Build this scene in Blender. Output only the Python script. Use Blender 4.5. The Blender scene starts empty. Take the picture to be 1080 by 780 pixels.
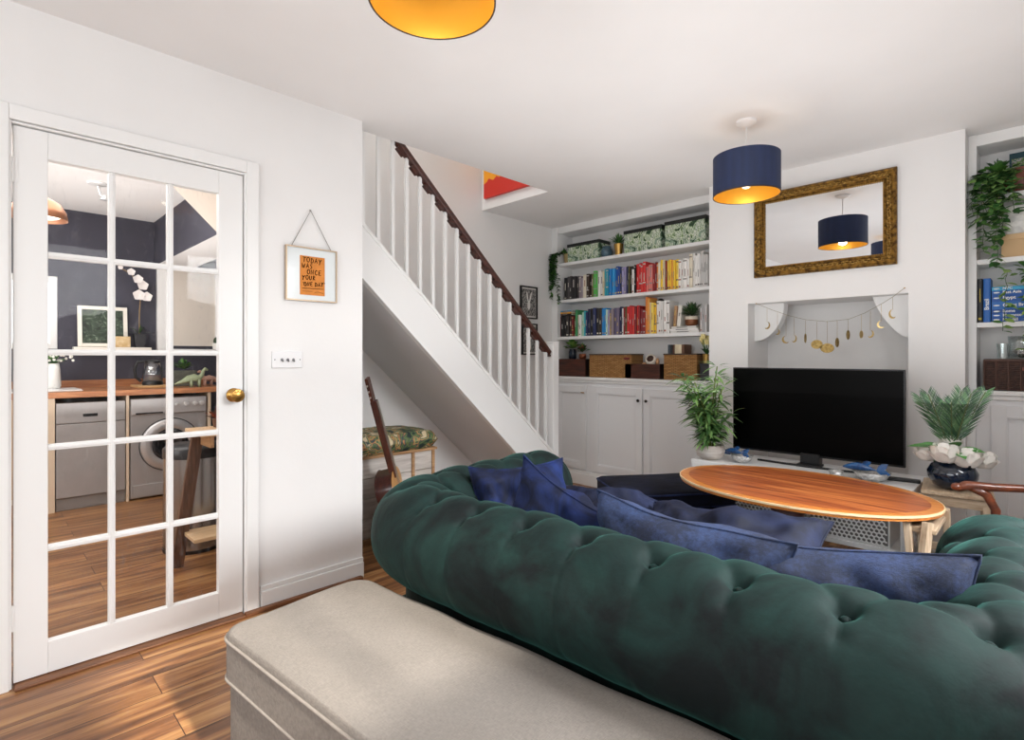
import bpy, bmesh, math, random
from mathutils import Vector, Matrix, Euler, noise
C = bpy.context.scene.collection
random.seed(7)
PI = math.pi
R2 = math.sqrt(.5)
ORG = {}
# ---------------------------------------------------------------- survey: image frame -> points in the room
F, CX, HY, CH = 568.0, 540.0, 376.0, 1.166
def WX(px, Y):
    s = (px-CX)/F
    return Y*(s-1)/(1+s)
def WY(px, X):
    s = (px-CX)/F
    return X*(1+s)/(s-1)
def ZZ(py, x, y):
    return CH+(HY-py)/F*((y-x)*R2)
def GP(px, py, z):
    d = F*(CH-z)/(py-HY); s = (px-CX)/F
    return (R2*(s-1)*d, R2*(s+1)*d)
# ---------------------------------------------------------------- materials
MATS = {}
def nt(name):
    m = bpy.data.materials.new(name); m.use_nodes = True
    return m, m.node_tree, m.node_tree.nodes['Principled BSDF']
def rgb(h):
    v = [int(h[i:i+2], 16)/255 for i in (0, 2, 4)]
    return tuple(((c/12.92) if c <= .04045 else ((c+.055)/1.055)**2.4) for c in v)+(1,)
def mat(h, rough=.5, metal=0, var=.0, scale=20, bump=0, bscale=None, stretch=None, sheen=0, coat=0, spec=None, h2=None, emit=0, detail=4):
    key = (h, rough, metal, var, scale, bump, bscale, stretch, sheen, coat, spec, h2, emit, detail)
    if key in MATS: return MATS[key]
    m, t, b = nt('m_'+h+'_'+str(len(MATS)))
    N, L = t.nodes, t.links
    b.inputs['Roughness'].default_value = rough; b.inputs['Metallic'].default_value = metal
    if spec is not None: b.inputs['Specular IOR Level'].default_value = spec
    if sheen: b.inputs['Sheen Weight'].default_value = sheen; b.inputs['Sheen Roughness'].default_value = .35
    if coat: b.inputs['Coat Weight'].default_value = coat; b.inputs['Coat Roughness'].default_value = .08
    col = rgb(h); b.inputs['Base Color'].default_value = col
    tc = N.new('ShaderNodeTexCoord'); mp = N.new('ShaderNodeMapping'); L.new(tc.outputs['Object'], mp.inputs['Vector'])
    if stretch: mp.inputs['Scale'].default_value = stretch
    if var or h2:
        n = N.new('ShaderNodeTexNoise'); n.inputs['Scale'].default_value = scale; n.inputs['Detail'].default_value = detail
        L.new(mp.outputs[0], n.inputs['Vector'])
        r = N.new('ShaderNodeValToRGB'); L.new(n.outputs['Fac'], r.inputs['Fac'])
        c2 = rgb(h2) if h2 else tuple(min(1, c*(1+var)) for c in col[:3])+(1,)
        c1 = col if h2 else tuple(c*(1-var) for c in col[:3])+(1,)
        r.color_ramp.elements[0].position = .36; r.color_ramp.elements[1].position = .64
        r.color_ramp.elements[0].color = c1; r.color_ramp.elements[1].color = c2
        L.new(r.outputs[0], b.inputs['Base Color'])
    if bump:
        n = N.new('ShaderNodeTexNoise'); n.inputs['Scale'].default_value = bscale or scale*4; n.inputs['Detail'].default_value = 3
        L.new(mp.outputs[0], n.inputs['Vector'])
        bp = N.new('ShaderNodeBump'); bp.inputs['Strength'].default_value = bump; bp.inputs['Distance'].default_value = .01
        L.new(n.outputs['Fac'], bp.inputs['Height']); L.new(bp.outputs[0], b.inputs['Normal'])
    if emit:
        b.inputs['Emission Color'].default_value = col; b.inputs['Emission Strength'].default_value = emit
    MATS[key] = m
    return m
def floor_mat():
    m, t, b = nt('laminate'); N, L = t.nodes, t.links
    tc = N.new('ShaderNodeTexCoord'); mp = N.new('ShaderNodeMapping'); mp.inputs['Rotation'].default_value = (0, 0, PI/2)
    L.new(tc.outputs['Object'], mp.inputs['Vector'])
    br = N.new('ShaderNodeTexBrick'); br.offset = .37; br.inputs['Scale'].default_value = 1
    br.inputs['Brick Width'].default_value = 1.25; br.inputs['Row Height'].default_value = .145; br.inputs['Mortar Size'].default_value = .0016
    br.inputs['Color1'].default_value = (0, 0, 0, 1); br.inputs['Color2'].default_value = (1, 1, 1, 1); br.inputs['Mortar'].default_value = (.5, .5, .5, 1)
    L.new(mp.outputs[0], br.inputs['Vector'])
    # offset the grain per board
    sc = N.new('ShaderNodeVectorMath'); sc.operation = 'SCALE'; sc.inputs['Scale'].default_value = 9; L.new(br.outputs['Color'], sc.inputs[0])
    ad = N.new('ShaderNodeVectorMath'); L.new(mp.outputs[0], ad.inputs[0]); L.new(sc.outputs[0], ad.inputs[1])
    m2 = N.new('ShaderNodeMapping'); m2.inputs['Scale'].default_value = (1.1, 13, 1); L.new(ad.outputs[0], m2.inputs['Vector'])
    n1 = N.new('ShaderNodeTexNoise'); n1.inputs['Scale'].default_value = 1.6; n1.inputs['Detail'].default_value = 7; n1.inputs['Roughness'].default_value = .6; n1.inputs['Distortion'].default_value = .6
    L.new(m2.outputs[0], n1.inputs['Vector'])
    r = N.new('ShaderNodeValToRGB'); L.new(n1.outputs['Fac'], r.inputs['Fac']); cr = r.color_ramp
    cr.elements[0].position = .30; cr.elements[0].color = rgb('553823'); cr.elements[1].position = .72; cr.elements[1].color = rgb('c79c6b')
    for p, c in ((.42, '7d5334'), (.52, '9c6d45'), (.60, 'b08455')):
        e = cr.elements.new(p); e.color = rgb(c)
    mx = N.new('ShaderNodeMixRGB'); mx.blend_type = 'MULTIPLY'; mx.inputs['Fac'].default_value = 1
    r2 = N.new('ShaderNodeValToRGB'); r2.color_ramp.elements[0].color = (.75, .72, .7, 1); r2.color_ramp.elements[1].color = (1.1, 1.08, 1.05, 1)
    L.new(br.outputs['Color'], r2.inputs['Fac']); L.new(r.outputs[0], mx.inputs[1]); L.new(r2.outputs[0], mx.inputs[2])
    m3 = N.new('ShaderNodeMixRGB'); m3.inputs[2].default_value = rgb('3a2012'); L.new(br.outputs['Fac'], m3.inputs['Fac']); L.new(mx.outputs[0], m3.inputs[1])
    L.new(m3.outputs[0], b.inputs['Base Color']); b.inputs['Roughness'].default_value = .33
    return m
def wood_mat(cd, cl, rough=.4, axis='x', s=6, coat=0):
    k = ('w', cd, cl, rough, axis, s, coat)
    if k in MATS: return MATS[k]
    m, t, b = nt('wood_'+cd); N, L = t.nodes, t.links
    tc = N.new('ShaderNodeTexCoord'); mp = N.new('ShaderNodeMapping')
    mp.inputs['Scale'].default_value = {'x': (1.2, 14, 14), 'y': (14, 1.2, 14), 'z': (14, 14, 1.2)}[axis]
    L.new(tc.outputs['Object'], mp.inputs['Vector'])
    n = N.new('ShaderNodeTexNoise'); n.inputs['Scale'].default_value = s; n.inputs['Detail'].default_value = 6; n.inputs['Distortion'].default_value = .5
    L.new(mp.outputs[0], n.inputs['Vector'])
    r = N.new('ShaderNodeValToRGB'); r.color_ramp.elements[0].position = .3; r.color_ramp.elements[1].position = .7
    r.color_ramp.elements[0].color = rgb(cd); r.color_ramp.elements[1].color = rgb(cl)
    L.new(n.outputs['Fac'], r.inputs['Fac']); L.new(r.outputs[0], b.inputs['Base Color']); b.inputs['Roughness'].default_value = rough
    if coat: b.inputs['Coat Weight'].default_value = coat; b.inputs['Coat Roughness'].default_value = .12
    MATS[k] = m
    return m
def velvet(cd, cl, name, scale=5, sheen=.7, tint=None):
    m, t, b = nt(name); N, L = t.nodes, t.links
    tc = N.new('ShaderNodeTexCoord')
    n = N.new('ShaderNodeTexNoise'); n.inputs['Scale'].default_value = scale; n.inputs['Detail'].default_value = 5; n.inputs['Roughness'].default_value = .62; n.inputs['Distortion'].default_value = 1.2
    L.new(tc.outputs['Object'], n.inputs['Vector'])
    r = N.new('ShaderNodeValToRGB'); r.color_ramp.elements[0].position = .38; r.color_ramp.elements[1].position = .68
    r.color_ramp.elements[0].color = rgb(cd); r.color_ramp.elements[1].color = rgb(cl)
    L.new(n.outputs['Fac'], r.inputs['Fac']); L.new(r.outputs[0], b.inputs['Base Color'])
    b.inputs['Roughness'].default_value = .75; b.inputs['Specular IOR Level'].default_value = .25
    b.inputs['Sheen Weight'].default_value = sheen; b.inputs['Sheen Roughness'].default_value = .3
    b.inputs['Sheen Tint'].default_value = rgb(tint or cl)
    n2 = N.new('ShaderNodeTexNoise'); n2.inputs['Scale'].default_value = 14; n2.inputs['Detail'].default_value = 4
    L.new(tc.outputs['Object'], n2.inputs['Vector'])
    bp = N.new('ShaderNodeBump'); bp.inputs['Strength'].default_value = .35; bp.inputs['Distance'].default_value = .012
    L.new(n2.outputs['Fac'], bp.inputs['Height']); L.new(bp.outputs[0], b.inputs['Normal'])
    return m
def denim(cd, cl, name, s=60):
    m, t, b = nt(name); N, L = t.nodes, t.links
    tc = N.new('ShaderNodeTexCoord')
    n = N.new('ShaderNodeTexNoise'); n.inputs['Scale'].default_value = s; n.inputs['Detail'].default_value = 6; n.inputs['Roughness'].default_value = .75
    n3 = N.new('ShaderNodeTexNoise'); n3.inputs['Scale'].default_value = 7; n3.inputs['Detail'].default_value = 3
    L.new(tc.outputs['Object'], n.inputs['Vector']); L.new(tc.outputs['Object'], n3.inputs['Vector'])
    ad = N.new('ShaderNodeMath'); ad.operation = 'ADD'; L.new(n.outputs['Fac'], ad.inputs[0]); L.new(n3.outputs['Fac'], ad.inputs[1])
    r = N.new('ShaderNodeValToRGB'); r.color_ramp.elements[0].position = .42; r.color_ramp.elements[1].position = .62
    r.color_ramp.elements[0].color = rgb(cd); r.color_ramp.elements[1].color = rgb(cl)
    ml = N.new('ShaderNodeMath'); ml.operation = 'MULTIPLY'; ml.inputs[1].default_value = .5; L.new(ad.outputs[0], ml.inputs[0])
    L.new(ml.outputs[0], r.inputs['Fac']); L.new(r.outputs[0], b.inputs['Base Color'])
    b.inputs['Roughness'].default_value = .85; b.inputs['Sheen Weight'].default_value = .25; b.inputs['Sheen Tint'].default_value = rgb(cl)
    bp = N.new('ShaderNodeBump'); bp.inputs['Strength'].default_value = .4; bp.inputs['Distance'].default_value = .006
    L.new(n.outputs['Fac'], bp.inputs['Height']); L.new(bp.outputs[0], b.inputs['Normal'])
    return m
def linen():
    m, t, b = nt('linen'); N, L = t.nodes, t.links
    tc = N.new('ShaderNodeTexCoord'); outs = []
    for scl in ((900, 90, 90), (90, 900, 90)):
        mp = N.new('ShaderNodeMapping'); mp.inputs['Scale'].default_value = scl; L.new(tc.outputs['Object'], mp.inputs['Vector'])
        n = N.new('ShaderNodeTexNoise'); n.inputs['Scale'].default_value = 1; n.inputs['Detail'].default_value = 2; L.new(mp.outputs[0], n.inputs['Vector']); outs.append(n)
    n3 = N.new('ShaderNodeTexNoise'); n3.inputs['Scale'].default_value = 4; n3.inputs['Detail'].default_value = 5; L.new(tc.outputs['Object'], n3.inputs['Vector'])
    a = N.new('ShaderNodeMath'); a.operation = 'ADD'; L.new(outs[0].outputs['Fac'], a.inputs[0]); L.new(outs[1].outputs['Fac'], a.inputs[1])
    a2 = N.new('ShaderNodeMath'); a2.operation = 'ADD'; L.new(a.outputs[0], a2.inputs[0]); L.new(n3.outputs['Fac'], a2.inputs[1])
    a3 = N.new('ShaderNodeMath'); a3.operation = 'MULTIPLY'; a3.inputs[1].default_value = 1/3; L.new(a2.outputs[0], a3.inputs[0])
    r = N.new('ShaderNodeValToRGB'); r.color_ramp.elements[0].position = .36; r.color_ramp.elements[1].position = .62
    r.color_ramp.elements[0].color = rgb('77716b'); r.color_ramp.elements[1].color = rgb('918a83')
    L.new(a3.outputs[0], r.inputs['Fac']); L.new(r.outputs[0], b.inputs['Base Color']); b.inputs['Roughness'].default_value = .95
    b.inputs['Specular IOR Level'].default_value = .1
    bp = N.new('ShaderNodeBump'); bp.inputs['Strength'].default_value = .3; bp.inputs['Distance'].default_value = .003
    L.new(a.outputs[0], bp.inputs['Height']); L.new(bp.outputs[0], b.inputs['Normal'])
    return m
def glass_mat():
    m = bpy.data.materials.new('pane_glass'); m.use_nodes = True; t = m.node_tree; N, L = t.nodes, t.links
    for x in list(N): N.remove(x)
    o = N.new('ShaderNodeOutputMaterial'); tr = N.new('ShaderNodeBsdfTransparent'); gl = N.new('ShaderNodeBsdfGlossy'); gl.inputs['Roughness'].default_value = .03
    df = N.new('ShaderNodeBsdfDiffuse'); df.inputs['Color'].default_value = (.8, .8, .82, 1)
    m1 = N.new('ShaderNodeMixShader'); m1.inputs['Fac'].default_value = .018; L.new(tr.outputs[0], m1.inputs[1]); L.new(gl.outputs[0], m1.inputs[2])
    tc = N.new('ShaderNodeTexCoord'); mp = N.new('ShaderNodeMapping'); mp.inputs['Scale'].default_value = (1, 6, 2); L.new(tc.outputs['Object'], mp.inputs['Vector'])
    n = N.new('ShaderNodeTexNoise'); n.inputs['Scale'].default_value = 6; n.inputs['Detail'].default_value = 6; n.inputs['Distortion'].default_value = 2; L.new(mp.outputs[0], n.inputs['Vector'])
    r = N.new('ShaderNodeValToRGB'); r.color_ramp.elements[0].position = .56; r.color_ramp.elements[1].position = .95
    r.color_ramp.elements[0].color = (.0, .0, .0, 1); r.color_ramp.elements[1].color = (.16, .16, .16, 1)
    L.new(n.outputs['Fac'], r.inputs['Fac'])
    m2 = N.new('ShaderNodeMixShader'); L.new(r.outputs[0], m2.inputs['Fac']); L.new(m1.outputs[0], m2.inputs[1]); L.new(df.outputs[0], m2.inputs[2])
    L.new(m2.outputs[0], o.inputs['Surface'])
    return m
def clear_mat(tint=(.9, .93, .93, 1), gloss=.18):
    m = bpy.data.materials.new('clear_glass'); m.use_nodes = True; t = m.node_tree; N, L = t.nodes, t.links
    for x in list(N): N.remove(x)
    o = N.new('ShaderNodeOutputMaterial'); tr = N.new('ShaderNodeBsdfTransparent'); tr.inputs['Color'].default_value = tint
    gl = N.new('ShaderNodeBsdfGlossy'); gl.inputs['Roughness'].default_value = .05
    m1 = N.new('ShaderNodeMixShader'); m1.inputs['Fac'].default_value = gloss; L.new(tr.outputs[0], m1.inputs[1]); L.new(gl.outputs[0], m1.inputs[2])
    L.new(m1.outputs[0], o.inputs['Surface'])
    return m
def leafprint(name, cols, s=9, dist=3, bands=(.1, .28, .42, .55, .7, .85)):
    m, t, b = nt(name); N, L = t.nodes, t.links
    tc = N.new('ShaderNodeTexCoord')
    n = N.new('ShaderNodeTexNoise'); n.inputs['Scale'].default_value = s*1.7; n.inputs['Detail'].default_value = 2; n.inputs['Distortion'].default_value = dist*.7
    L.new(tc.outputs['Object'], n.inputs['Vector'])
    w = N.new('ShaderNodeTexWave'); w.inputs['Scale'].default_value = s*3.5; w.inputs['Distortion'].default_value = 9; w.inputs['Detail'].default_value = 1; w.inputs['Detail Scale'].default_value = .6
    L.new(tc.outputs['Object'], w.inputs['Vector'])
    mx = N.new('ShaderNodeMixRGB'); mx.inputs['Fac'].default_value = .05; L.new(n.outputs['Fac'], mx.inputs[1]); L.new(w.outputs['Fac'], mx.inputs[2])
    r = N.new('ShaderNodeValToRGB'); r.color_ramp.interpolation = 'CONSTANT' if len(cols) < 3 else 'LINEAR'
    L.new(mx.outputs[0], r.inputs['Fac']); cr = r.color_ramp
    lo, hi = .36, .63
    cr.elements[0].position = lo; cr.elements[0].color = rgb(cols[0]); cr.elements[1].position = hi; cr.elements[1].color = rgb(cols[-1])
    for i, c in enumerate(cols[1:-1]):
        e = cr.elements.new(lo+(hi-lo)*(i+1)/(len(cols)-1)); e.color = rgb(c)
    L.new(r.outputs[0], b.inputs['Base Color']); b.inputs['Roughness'].default_value = .6
    return m
def weave(ca, cb, name, sx=60, sz=60):
    m, t, b = nt(name); N, L = t.nodes, t.links
    tc = N.new('ShaderNodeTexCoord'); mp = N.new('ShaderNodeMapping'); mp.inputs['Rotation'].default_value = (PI/2, 0, 0); L.new(tc.outputs['Object'], mp.inputs['Vector'])
    br = N.new('ShaderNodeTexBrick'); br.inputs['Scale'].default_value = 1; br.inputs['Brick Width'].default_value = 1/sx*2; br.inputs['Row Height'].default_value = 1/sz
    br.inputs['Mortar Size'].default_value = .0016; br.inputs['Color1'].default_value = rgb(ca); br.inputs['Color2'].default_value = rgb(cb); br.inputs['Mortar'].default_value = tuple(c*.35 for c in rgb(cb)[:3])+(1,)
    L.new(mp.outputs[0], br.inputs['Vector']); L.new(br.outputs['Color'], b.inputs['Base Color']); b.inputs['Roughness'].default_value = .8
    bp = N.new('ShaderNodeBump'); bp.inputs['Strength'].default_value = .8; bp.inputs['Distance'].default_value = .004; bp.invert = True
    L.new(br.outputs['Fac'], bp.inputs['Height']); L.new(bp.outputs[0], b.inputs['Normal'])
    return m
WHITE = mat('e8e7e6', .6, var=.012, scale=3, bump=.04, bscale=60)
CEILM = mat('e9e7e6', .8, var=.015, scale=2)
TRIM = mat('ebebea', .4, bump=.02, bscale=30)
GREYW = mat('e2e2e3', .45)
NAVYW = mat('3a3946', .7, var=.12, scale=3, bump=.05)
GOLD = mat('b98f3e', .32, 1, var=.25, scale=30)
BRASS = mat('b48a4a', .28, 1)
STEEL = mat('b9b9ba', .3, .9, var=.06, scale=8)
SILVER = mat('b5b3b3', .42, .55, var=.05, scale=5)
BLACK = mat('0b0b0d', .35)
BLACKG = mat('020203', .12)
PALEW = wood_mat('a98f74', 'd2bda2', .55, 'z', 5)
PALEX = wood_mat('a98f74', 'd2bda2', .55, 'x', 5)
DARKW = wood_mat('2e1610', '5c2f20', .35, 'x', 5)
DARKY = wood_mat('2a1512', '55281c', .3, 'y', 5, .3)
DARKZ = wood_mat('35170f', '5c2c1c', .3, 'z', 5, .4)
# ---------------------------------------------------------------- mesh builder
class MB:
    def __init__(s): s.v = []; s.f = []; s.m = []; s.cm = 0
    def face(s, idx): s.f.append(tuple(idx)); s.m.append(s.cm)
    def add(s, vs, fs, M=None):
        o = len(s.v)
        for p in vs:
            p = Vector(p); s.v.append(M @ p if M else p)
        for f in fs: s.face([i+o for i in f])
        return s
    def box(s, x0, x1, y0, y1, z0, z1, M=None):
        vs = [(x, y, z) for z in (z0, z1) for y in (y0, y1) for x in (x0, x1)]
        return s.add(vs, [(0, 2, 3, 1), (4, 5, 7, 6), (0, 1, 5, 4), (2, 6, 7, 3), (0, 4, 6, 2), (1, 3, 7, 5)], M)
    def prism(s, poly, ax, a, b, M=None):
        # poly: 2-D outline; ax: axis of extrusion; 2-D coords fill the other two axes in order
        n = len(poly); vs = []
        for t in (a, b):
            for p in poly:
                q = [p[0], p[1]]; q.insert(ax, t); vs.append(tuple(q))
        fs = [tuple(range(n)), tuple(range(2*n-1, n-1, -1))]+[(i, i+n, (i+1) % n+n, (i+1) % n) for i in range(n)]
        return s.add(vs, fs, M)
    def lathe(s, prof, c=(0, 0, 0), seg=24, M=None, sy=1, cap=True):
        vs = []; fs = []; n = len(prof)
        for k in range(seg):
            a = 2*PI*k/seg
            for r, z in prof: vs.append((c[0]+r*math.cos(a), c[1]+r*sy*math.sin(a), c[2]+z))
        for k in range(seg):
            k2 = (k+1) % seg
            for i in range(n-1): fs.append((k*n+i, k2*n+i, k2*n+i+1, k*n+i+1))
        if cap and prof[0][0] > 1e-5: fs.append(tuple(k*n for k in range(seg))[::-1])
        if cap and prof[-1][0] > 1e-5: fs.append(tuple(k*n+n-1 for k in range(seg)))
        return s.add(vs, fs, M)
    def tube(s, pts, r, seg=8, close=False, M=None):
        pts = [Vector(p) for p in pts]; n = len(pts); rs = r if isinstance(r, (list, tuple)) else [r]*n
        vs = []; up = None
        for i, p in enumerate(pts):
            d = (pts[(i+1) % n]-pts[i-1]) if close else (pts[min(i+1, n-1)]-pts[max(i-1, 0)])
            d.normalize()
            if up is None:
                up = Vector((0, 0, 1)) if abs(d.z) < .9 else Vector((1, 0, 0))
            a = (up-d*up.dot(d)).normalized(); b = d.cross(a); up = a
            for k in range(seg):
                t = 2*PI*k/seg
                vs.append(p+(a*math.cos(t)+b*math.sin(t))*rs[i])
        fs = []
        for i in range(n if close else n-1):
            j = (i+1) % n
            for k in range(seg):
                k2 = (k+1) % seg
                fs.append((i*seg+k, i*seg+k2, j*seg+k2, j*seg+k))
        if not close:
            fs.append(tuple(range(seg))[::-1]); fs.append(tuple((n-1)*seg+k for k in range(seg)))
        return s.add(vs, fs, M)
    def bar(s, a, b, w, h, M=None):
        # rectangular bar from a to b; w across (horizontal), h the other way
        a = Vector(a); b = Vector(b); d = (b-a).normalized()
        up = Vector((0, 0, 1)) if abs(d.z) < .98 else Vector((0, 1, 0))
        x = d.cross(up).normalized(); y = x.cross(d)
        vs = []
        for p in (a, b):
            for i, j in ((-1, -1), (1, -1), (1, 1), (-1, 1)): vs.append(p+x*i*w/2+y*j*h/2)
        return s.add(vs, [(3, 2, 1, 0), (4, 5, 6, 7), (0, 1, 5, 4), (1, 2, 6, 5), (2, 3, 7, 6), (3, 0, 4, 7)], M)
    def sphere(s, c, r, seg=12, rings=8, M=None):
        rr = r if isinstance(r, (tuple, list)) else (r, r, r)
        vs = [(c[0], c[1], c[2]-rr[2])]
        for i in range(1, rings):
            t = PI*i/rings
            for k in range(seg):
                a = 2*PI*k/seg
                vs.append((c[0]+rr[0]*math.sin(t)*math.cos(a), c[1]+rr[1]*math.sin(t)*math.sin(a), c[2]-rr[2]*math.cos(t)))
        vs.append((c[0], c[1], c[2]+rr[2])); fs = []
        for k in range(seg):
            fs.append((0, 1+(k+1) % seg, 1+k)); l = 1+(rings-2)*seg; fs.append((l+k, l+(k+1) % seg, len(vs)-1))
        for i in range(rings-2):
            for k in range(seg):
                a = 1+i*seg; fs.append((a+k, a+(k+1) % seg, a+seg+(k+1) % seg, a+seg+k))
        return s.add(vs, fs, M)
    def leaf(s, p, d, up, L, W, droop=.2, n=4, shape=1.0, fold=.12):
        p = Vector(p); d = Vector(d).normalized(); up = Vector(up)
        x = d.cross(up)
        if x.length < 1e-3: x = d.cross(Vector((1, .3, .2)))
        x.normalize(); nn = x.cross(d)
        vs = []
        for i in range(n+1):
            t = i/n; w = W*.5*(math.sin(PI*min(1, t**shape*.96+.04)))**.8 if i < n else 0.0004
            if i == 0: w = W*.06
            c = p+d*L*t-Vector((0, 0, 1))*droop*L*t*t
            vs += [c-x*w+nn*fold*w, c, c+x*w+nn*fold*w]
        fs = []
        for i in range(n):
            a = i*3; fs += [(a, a+1, a+4, a+3), (a+1, a+2, a+5, a+4)]
        return s.add(vs, fs)
    def build(s, name, mats, parent=None, smooth=False, bevel=0, bseg=2, origin=None, sub=0, solid=0, auto=None):
        me = bpy.data.meshes.new(name)
        if parent is not None: o0 = Vector(ORG[parent])
        elif origin is not None: o0 = Vector(origin)
        else:
            xs = [p.x for p in s.v]; ys = [p.y for p in s.v]; zs = [p.z for p in s.v]
            o0 = Vector(((min(xs)+max(xs))/2, (min(ys)+max(ys))/2, min(zs)))
        me.from_pydata([tuple(p-o0) for p in s.v], [], s.f)
        if not isinstance(mats, (list, tuple)): mats = [mats]
        for m in mats: me.materials.append(m)
        if len(mats) > 1:
            for i, p in enumerate(me.polygons): p.material_index = s.m[i]
        me.validate()
        bm = bmesh.new(); bm.from_mesh(me); bmesh.ops.recalc_face_normals(bm, faces=bm.faces); bm.to_mesh(me); bm.free()
        if smooth:
            for p in me.polygons: p.use_smooth = True
            if auto is not None: me.set_sharp_from_angle(angle=math.radians(auto))
        o = bpy.data.objects.new(name, me); C.objects.link(o)
        if parent is not None:
            o.parent = parent; ORG[o] = ORG[parent]
        else:
            o.location = o0; ORG[o] = tuple(o0)
        if bevel:
            b = o.modifiers.new('b', 'BEVEL'); b.width = bevel; b.segments = bseg; b.limit_method = 'ANGLE'; b.angle_limit = math.radians(40)
        if sub:
            b = o.modifiers.new('s', 'SUBSURF'); b.levels = sub; b.render_levels = sub
        if solid:
            b = o.modifiers.new('t', 'SOLIDIFY'); b.thickness = solid; b.offset = 0
        return o
def tag(o, label, cat, group=None):
    o['label'] = label; o['category'] = cat
    if group: o['group'] = group
    return o
def thing(name, label, cat, loc=(0, 0, 0), rotz=0, group=None, local=False):
    o = bpy.data.objects.new(name, None); C.objects.link(o); o.empty_display_size = .05
    o.location = loc; o.rotation_euler = (0, 0, rotz); ORG[o] = (0, 0, 0) if (local or rotz) else tuple(loc)
    return tag(o, label, cat, group)
def struct(o):
    o['kind'] = 'structure'; return o
def B(name, m, *boxes, parent=None, bevel=0, **k):
    mb = MB()
    for b in boxes: mb.box(*b)
    return mb.build(name, m, parent, bevel=bevel, **k)
def text(body, size, m, M, parent=None, name='lettering', ext=.0006, align='CENTER', bold=0):
    cu = bpy.data.curves.new('t', 'FONT'); cu.body = body; cu.size = size; cu.extrude = ext; cu.align_x = align; cu.align_y = 'CENTER'; cu.offset = bold
    cu.resolution_u = 2
    to = bpy.data.objects.new('t', cu); C.objects.link(to)
    bpy.context.view_layer.update()
    me = bpy.data.meshes.new_from_object(to.evaluated_get(bpy.context.evaluated_depsgraph_get()))
    bpy.data.objects.remove(to)
    off = Matrix.Translation(-Vector(ORG[parent])) if parent is not None else Matrix()
    me.transform(off @ M)
    me.materials.clear(); me.materials.append(m)
    o = bpy.data.objects.new(name, me); C.objects.link(o)
    if parent is not None: o.parent = parent; ORG[o] = ORG[parent]
    return o
# ================================================================ camera
cam = bpy.data.cameras.new('camera'); co = bpy.data.objects.new('camera', cam); C.objects.link(co)
co.location = (0, 0, CH); co.rotation_euler = (PI/2, 0, PI/4)
cam.sensor_width = 36; cam.lens = F/1080*36; cam.shift_y = -(390-HY)/1080; cam.clip_start = .05
bpy.context.scene.camera = co
# ================================================================ room shell
CE = 2.415
XL, XLb, XO = -2.583, -2.70, -3.44      # door wall faces, stairwell outer wall
YC, YS, YB = 3.845, 4.0, 4.22           # chimney breast, alcove front, alcove back
XR, YR = 1.05, -1.5
struct(B('floor', floor_mat(), (-6.2, XR+.1, -1.7, 4.5, -.1, 0), origin=(0, 0, 0)))
struct(B('ceiling', CEILM, (-2.69, XR+.1, YR-.1, 4.4, CE, CE+.14), (-3.5, -2.69, 3.08, 4.4, CE, CE+.14)))
struct(B('wall_left', WHITE, (XLb, XL, YR-.1, .085, 0, CE), (XLb, XL, .875, 1.46, 0, CE), (XLb, XL, .085, .875, 1.995, CE)))
struct(B('wall_stairwell', WHITE, (XO-.1, XO, 1.46, 4.4, 0, 4.6), (XO-.1, XO, -.9, 1.46, 2.56, 4.6)))
struct(B('wall_landing', WHITE, (XO, -2.5, 3.08, 3.2, CE+.1401, 4.6), (XO+.001, -2.691, 3.0790, 3.0799, CE+.0005, CE+.20), (XO-.1, -2.5, -1, -.9, 2.56, 4.6), (-2.6, -2.5, -.9, 3.08, CE+.15, 4.6)))
struct(B('ceiling_landing', CEILM, (XO-.1, -2.5, -1, 3.2, 4.6, 4.7)))
# chimney breast with the old fireplace niche
xa, xb = -1.784, -.331; na, nb, nz = -1.503, -.585, 1.537
mb = MB()
mb.box(xa, na, YC, YB, 0, CE); mb.box(nb, xb, YC, YB, 0, CE); mb.box(na, nb, YC, YB, nz, CE)
struct(mb.build('wall_chimney_breast', WHITE))
struct(B('wall_back', WHITE, (XO, XR, YB, YB+.18, 0, CE)))
# rounded plaster corbels in the niche
for i, (x, sx) in enumerate(((na, 1), (nb, -1))):
    mb = MB(); n = 12; r = .2
    if sx > 0: poly = [(x, nz)]+[(x+sx*r*math.cos(a*PI/2/n), nz-.26*math.sin(a*PI/2/n)) for a in range(n+1)]
    else: poly = [(x, nz)]+[(x+sx*r*(1-.35*math.sin(a*PI/2/n))*math.cos(a*PI/2/n), nz-.26*math.sin(a*PI/2/n)) for a in range(n+1)]
    mb.prism(poly, 1, YC+.12, YC+.2)
    o = struct(mb.build('trim_1', TRIM)); o.name = 'trim_%d' % (i+1)
struct(B('wall_rear', WHITE, (XLb, -1.9, YR-.1, YR, 0, CE), (.6, XR, YR-.1, YR, 0, CE), (-1.9, .6, YR-.1, YR, 0, .75), (-1.9, .6, YR-.1, YR, 2.15, CE)))
WY0, WY1, WZ0, WZ1 = .20, .98, 1.55, 2.12
struct(B('wall_right', WHITE, (XR, XR+.1, YR-.1, WY0, 0, CE), (XR, XR+.1, WY1, 4.4, 0, CE), (XR, XR+.1, WY0, WY1, 0, WZ0), (XR, XR+.1, WY0, WY1, WZ1, CE)))
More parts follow.
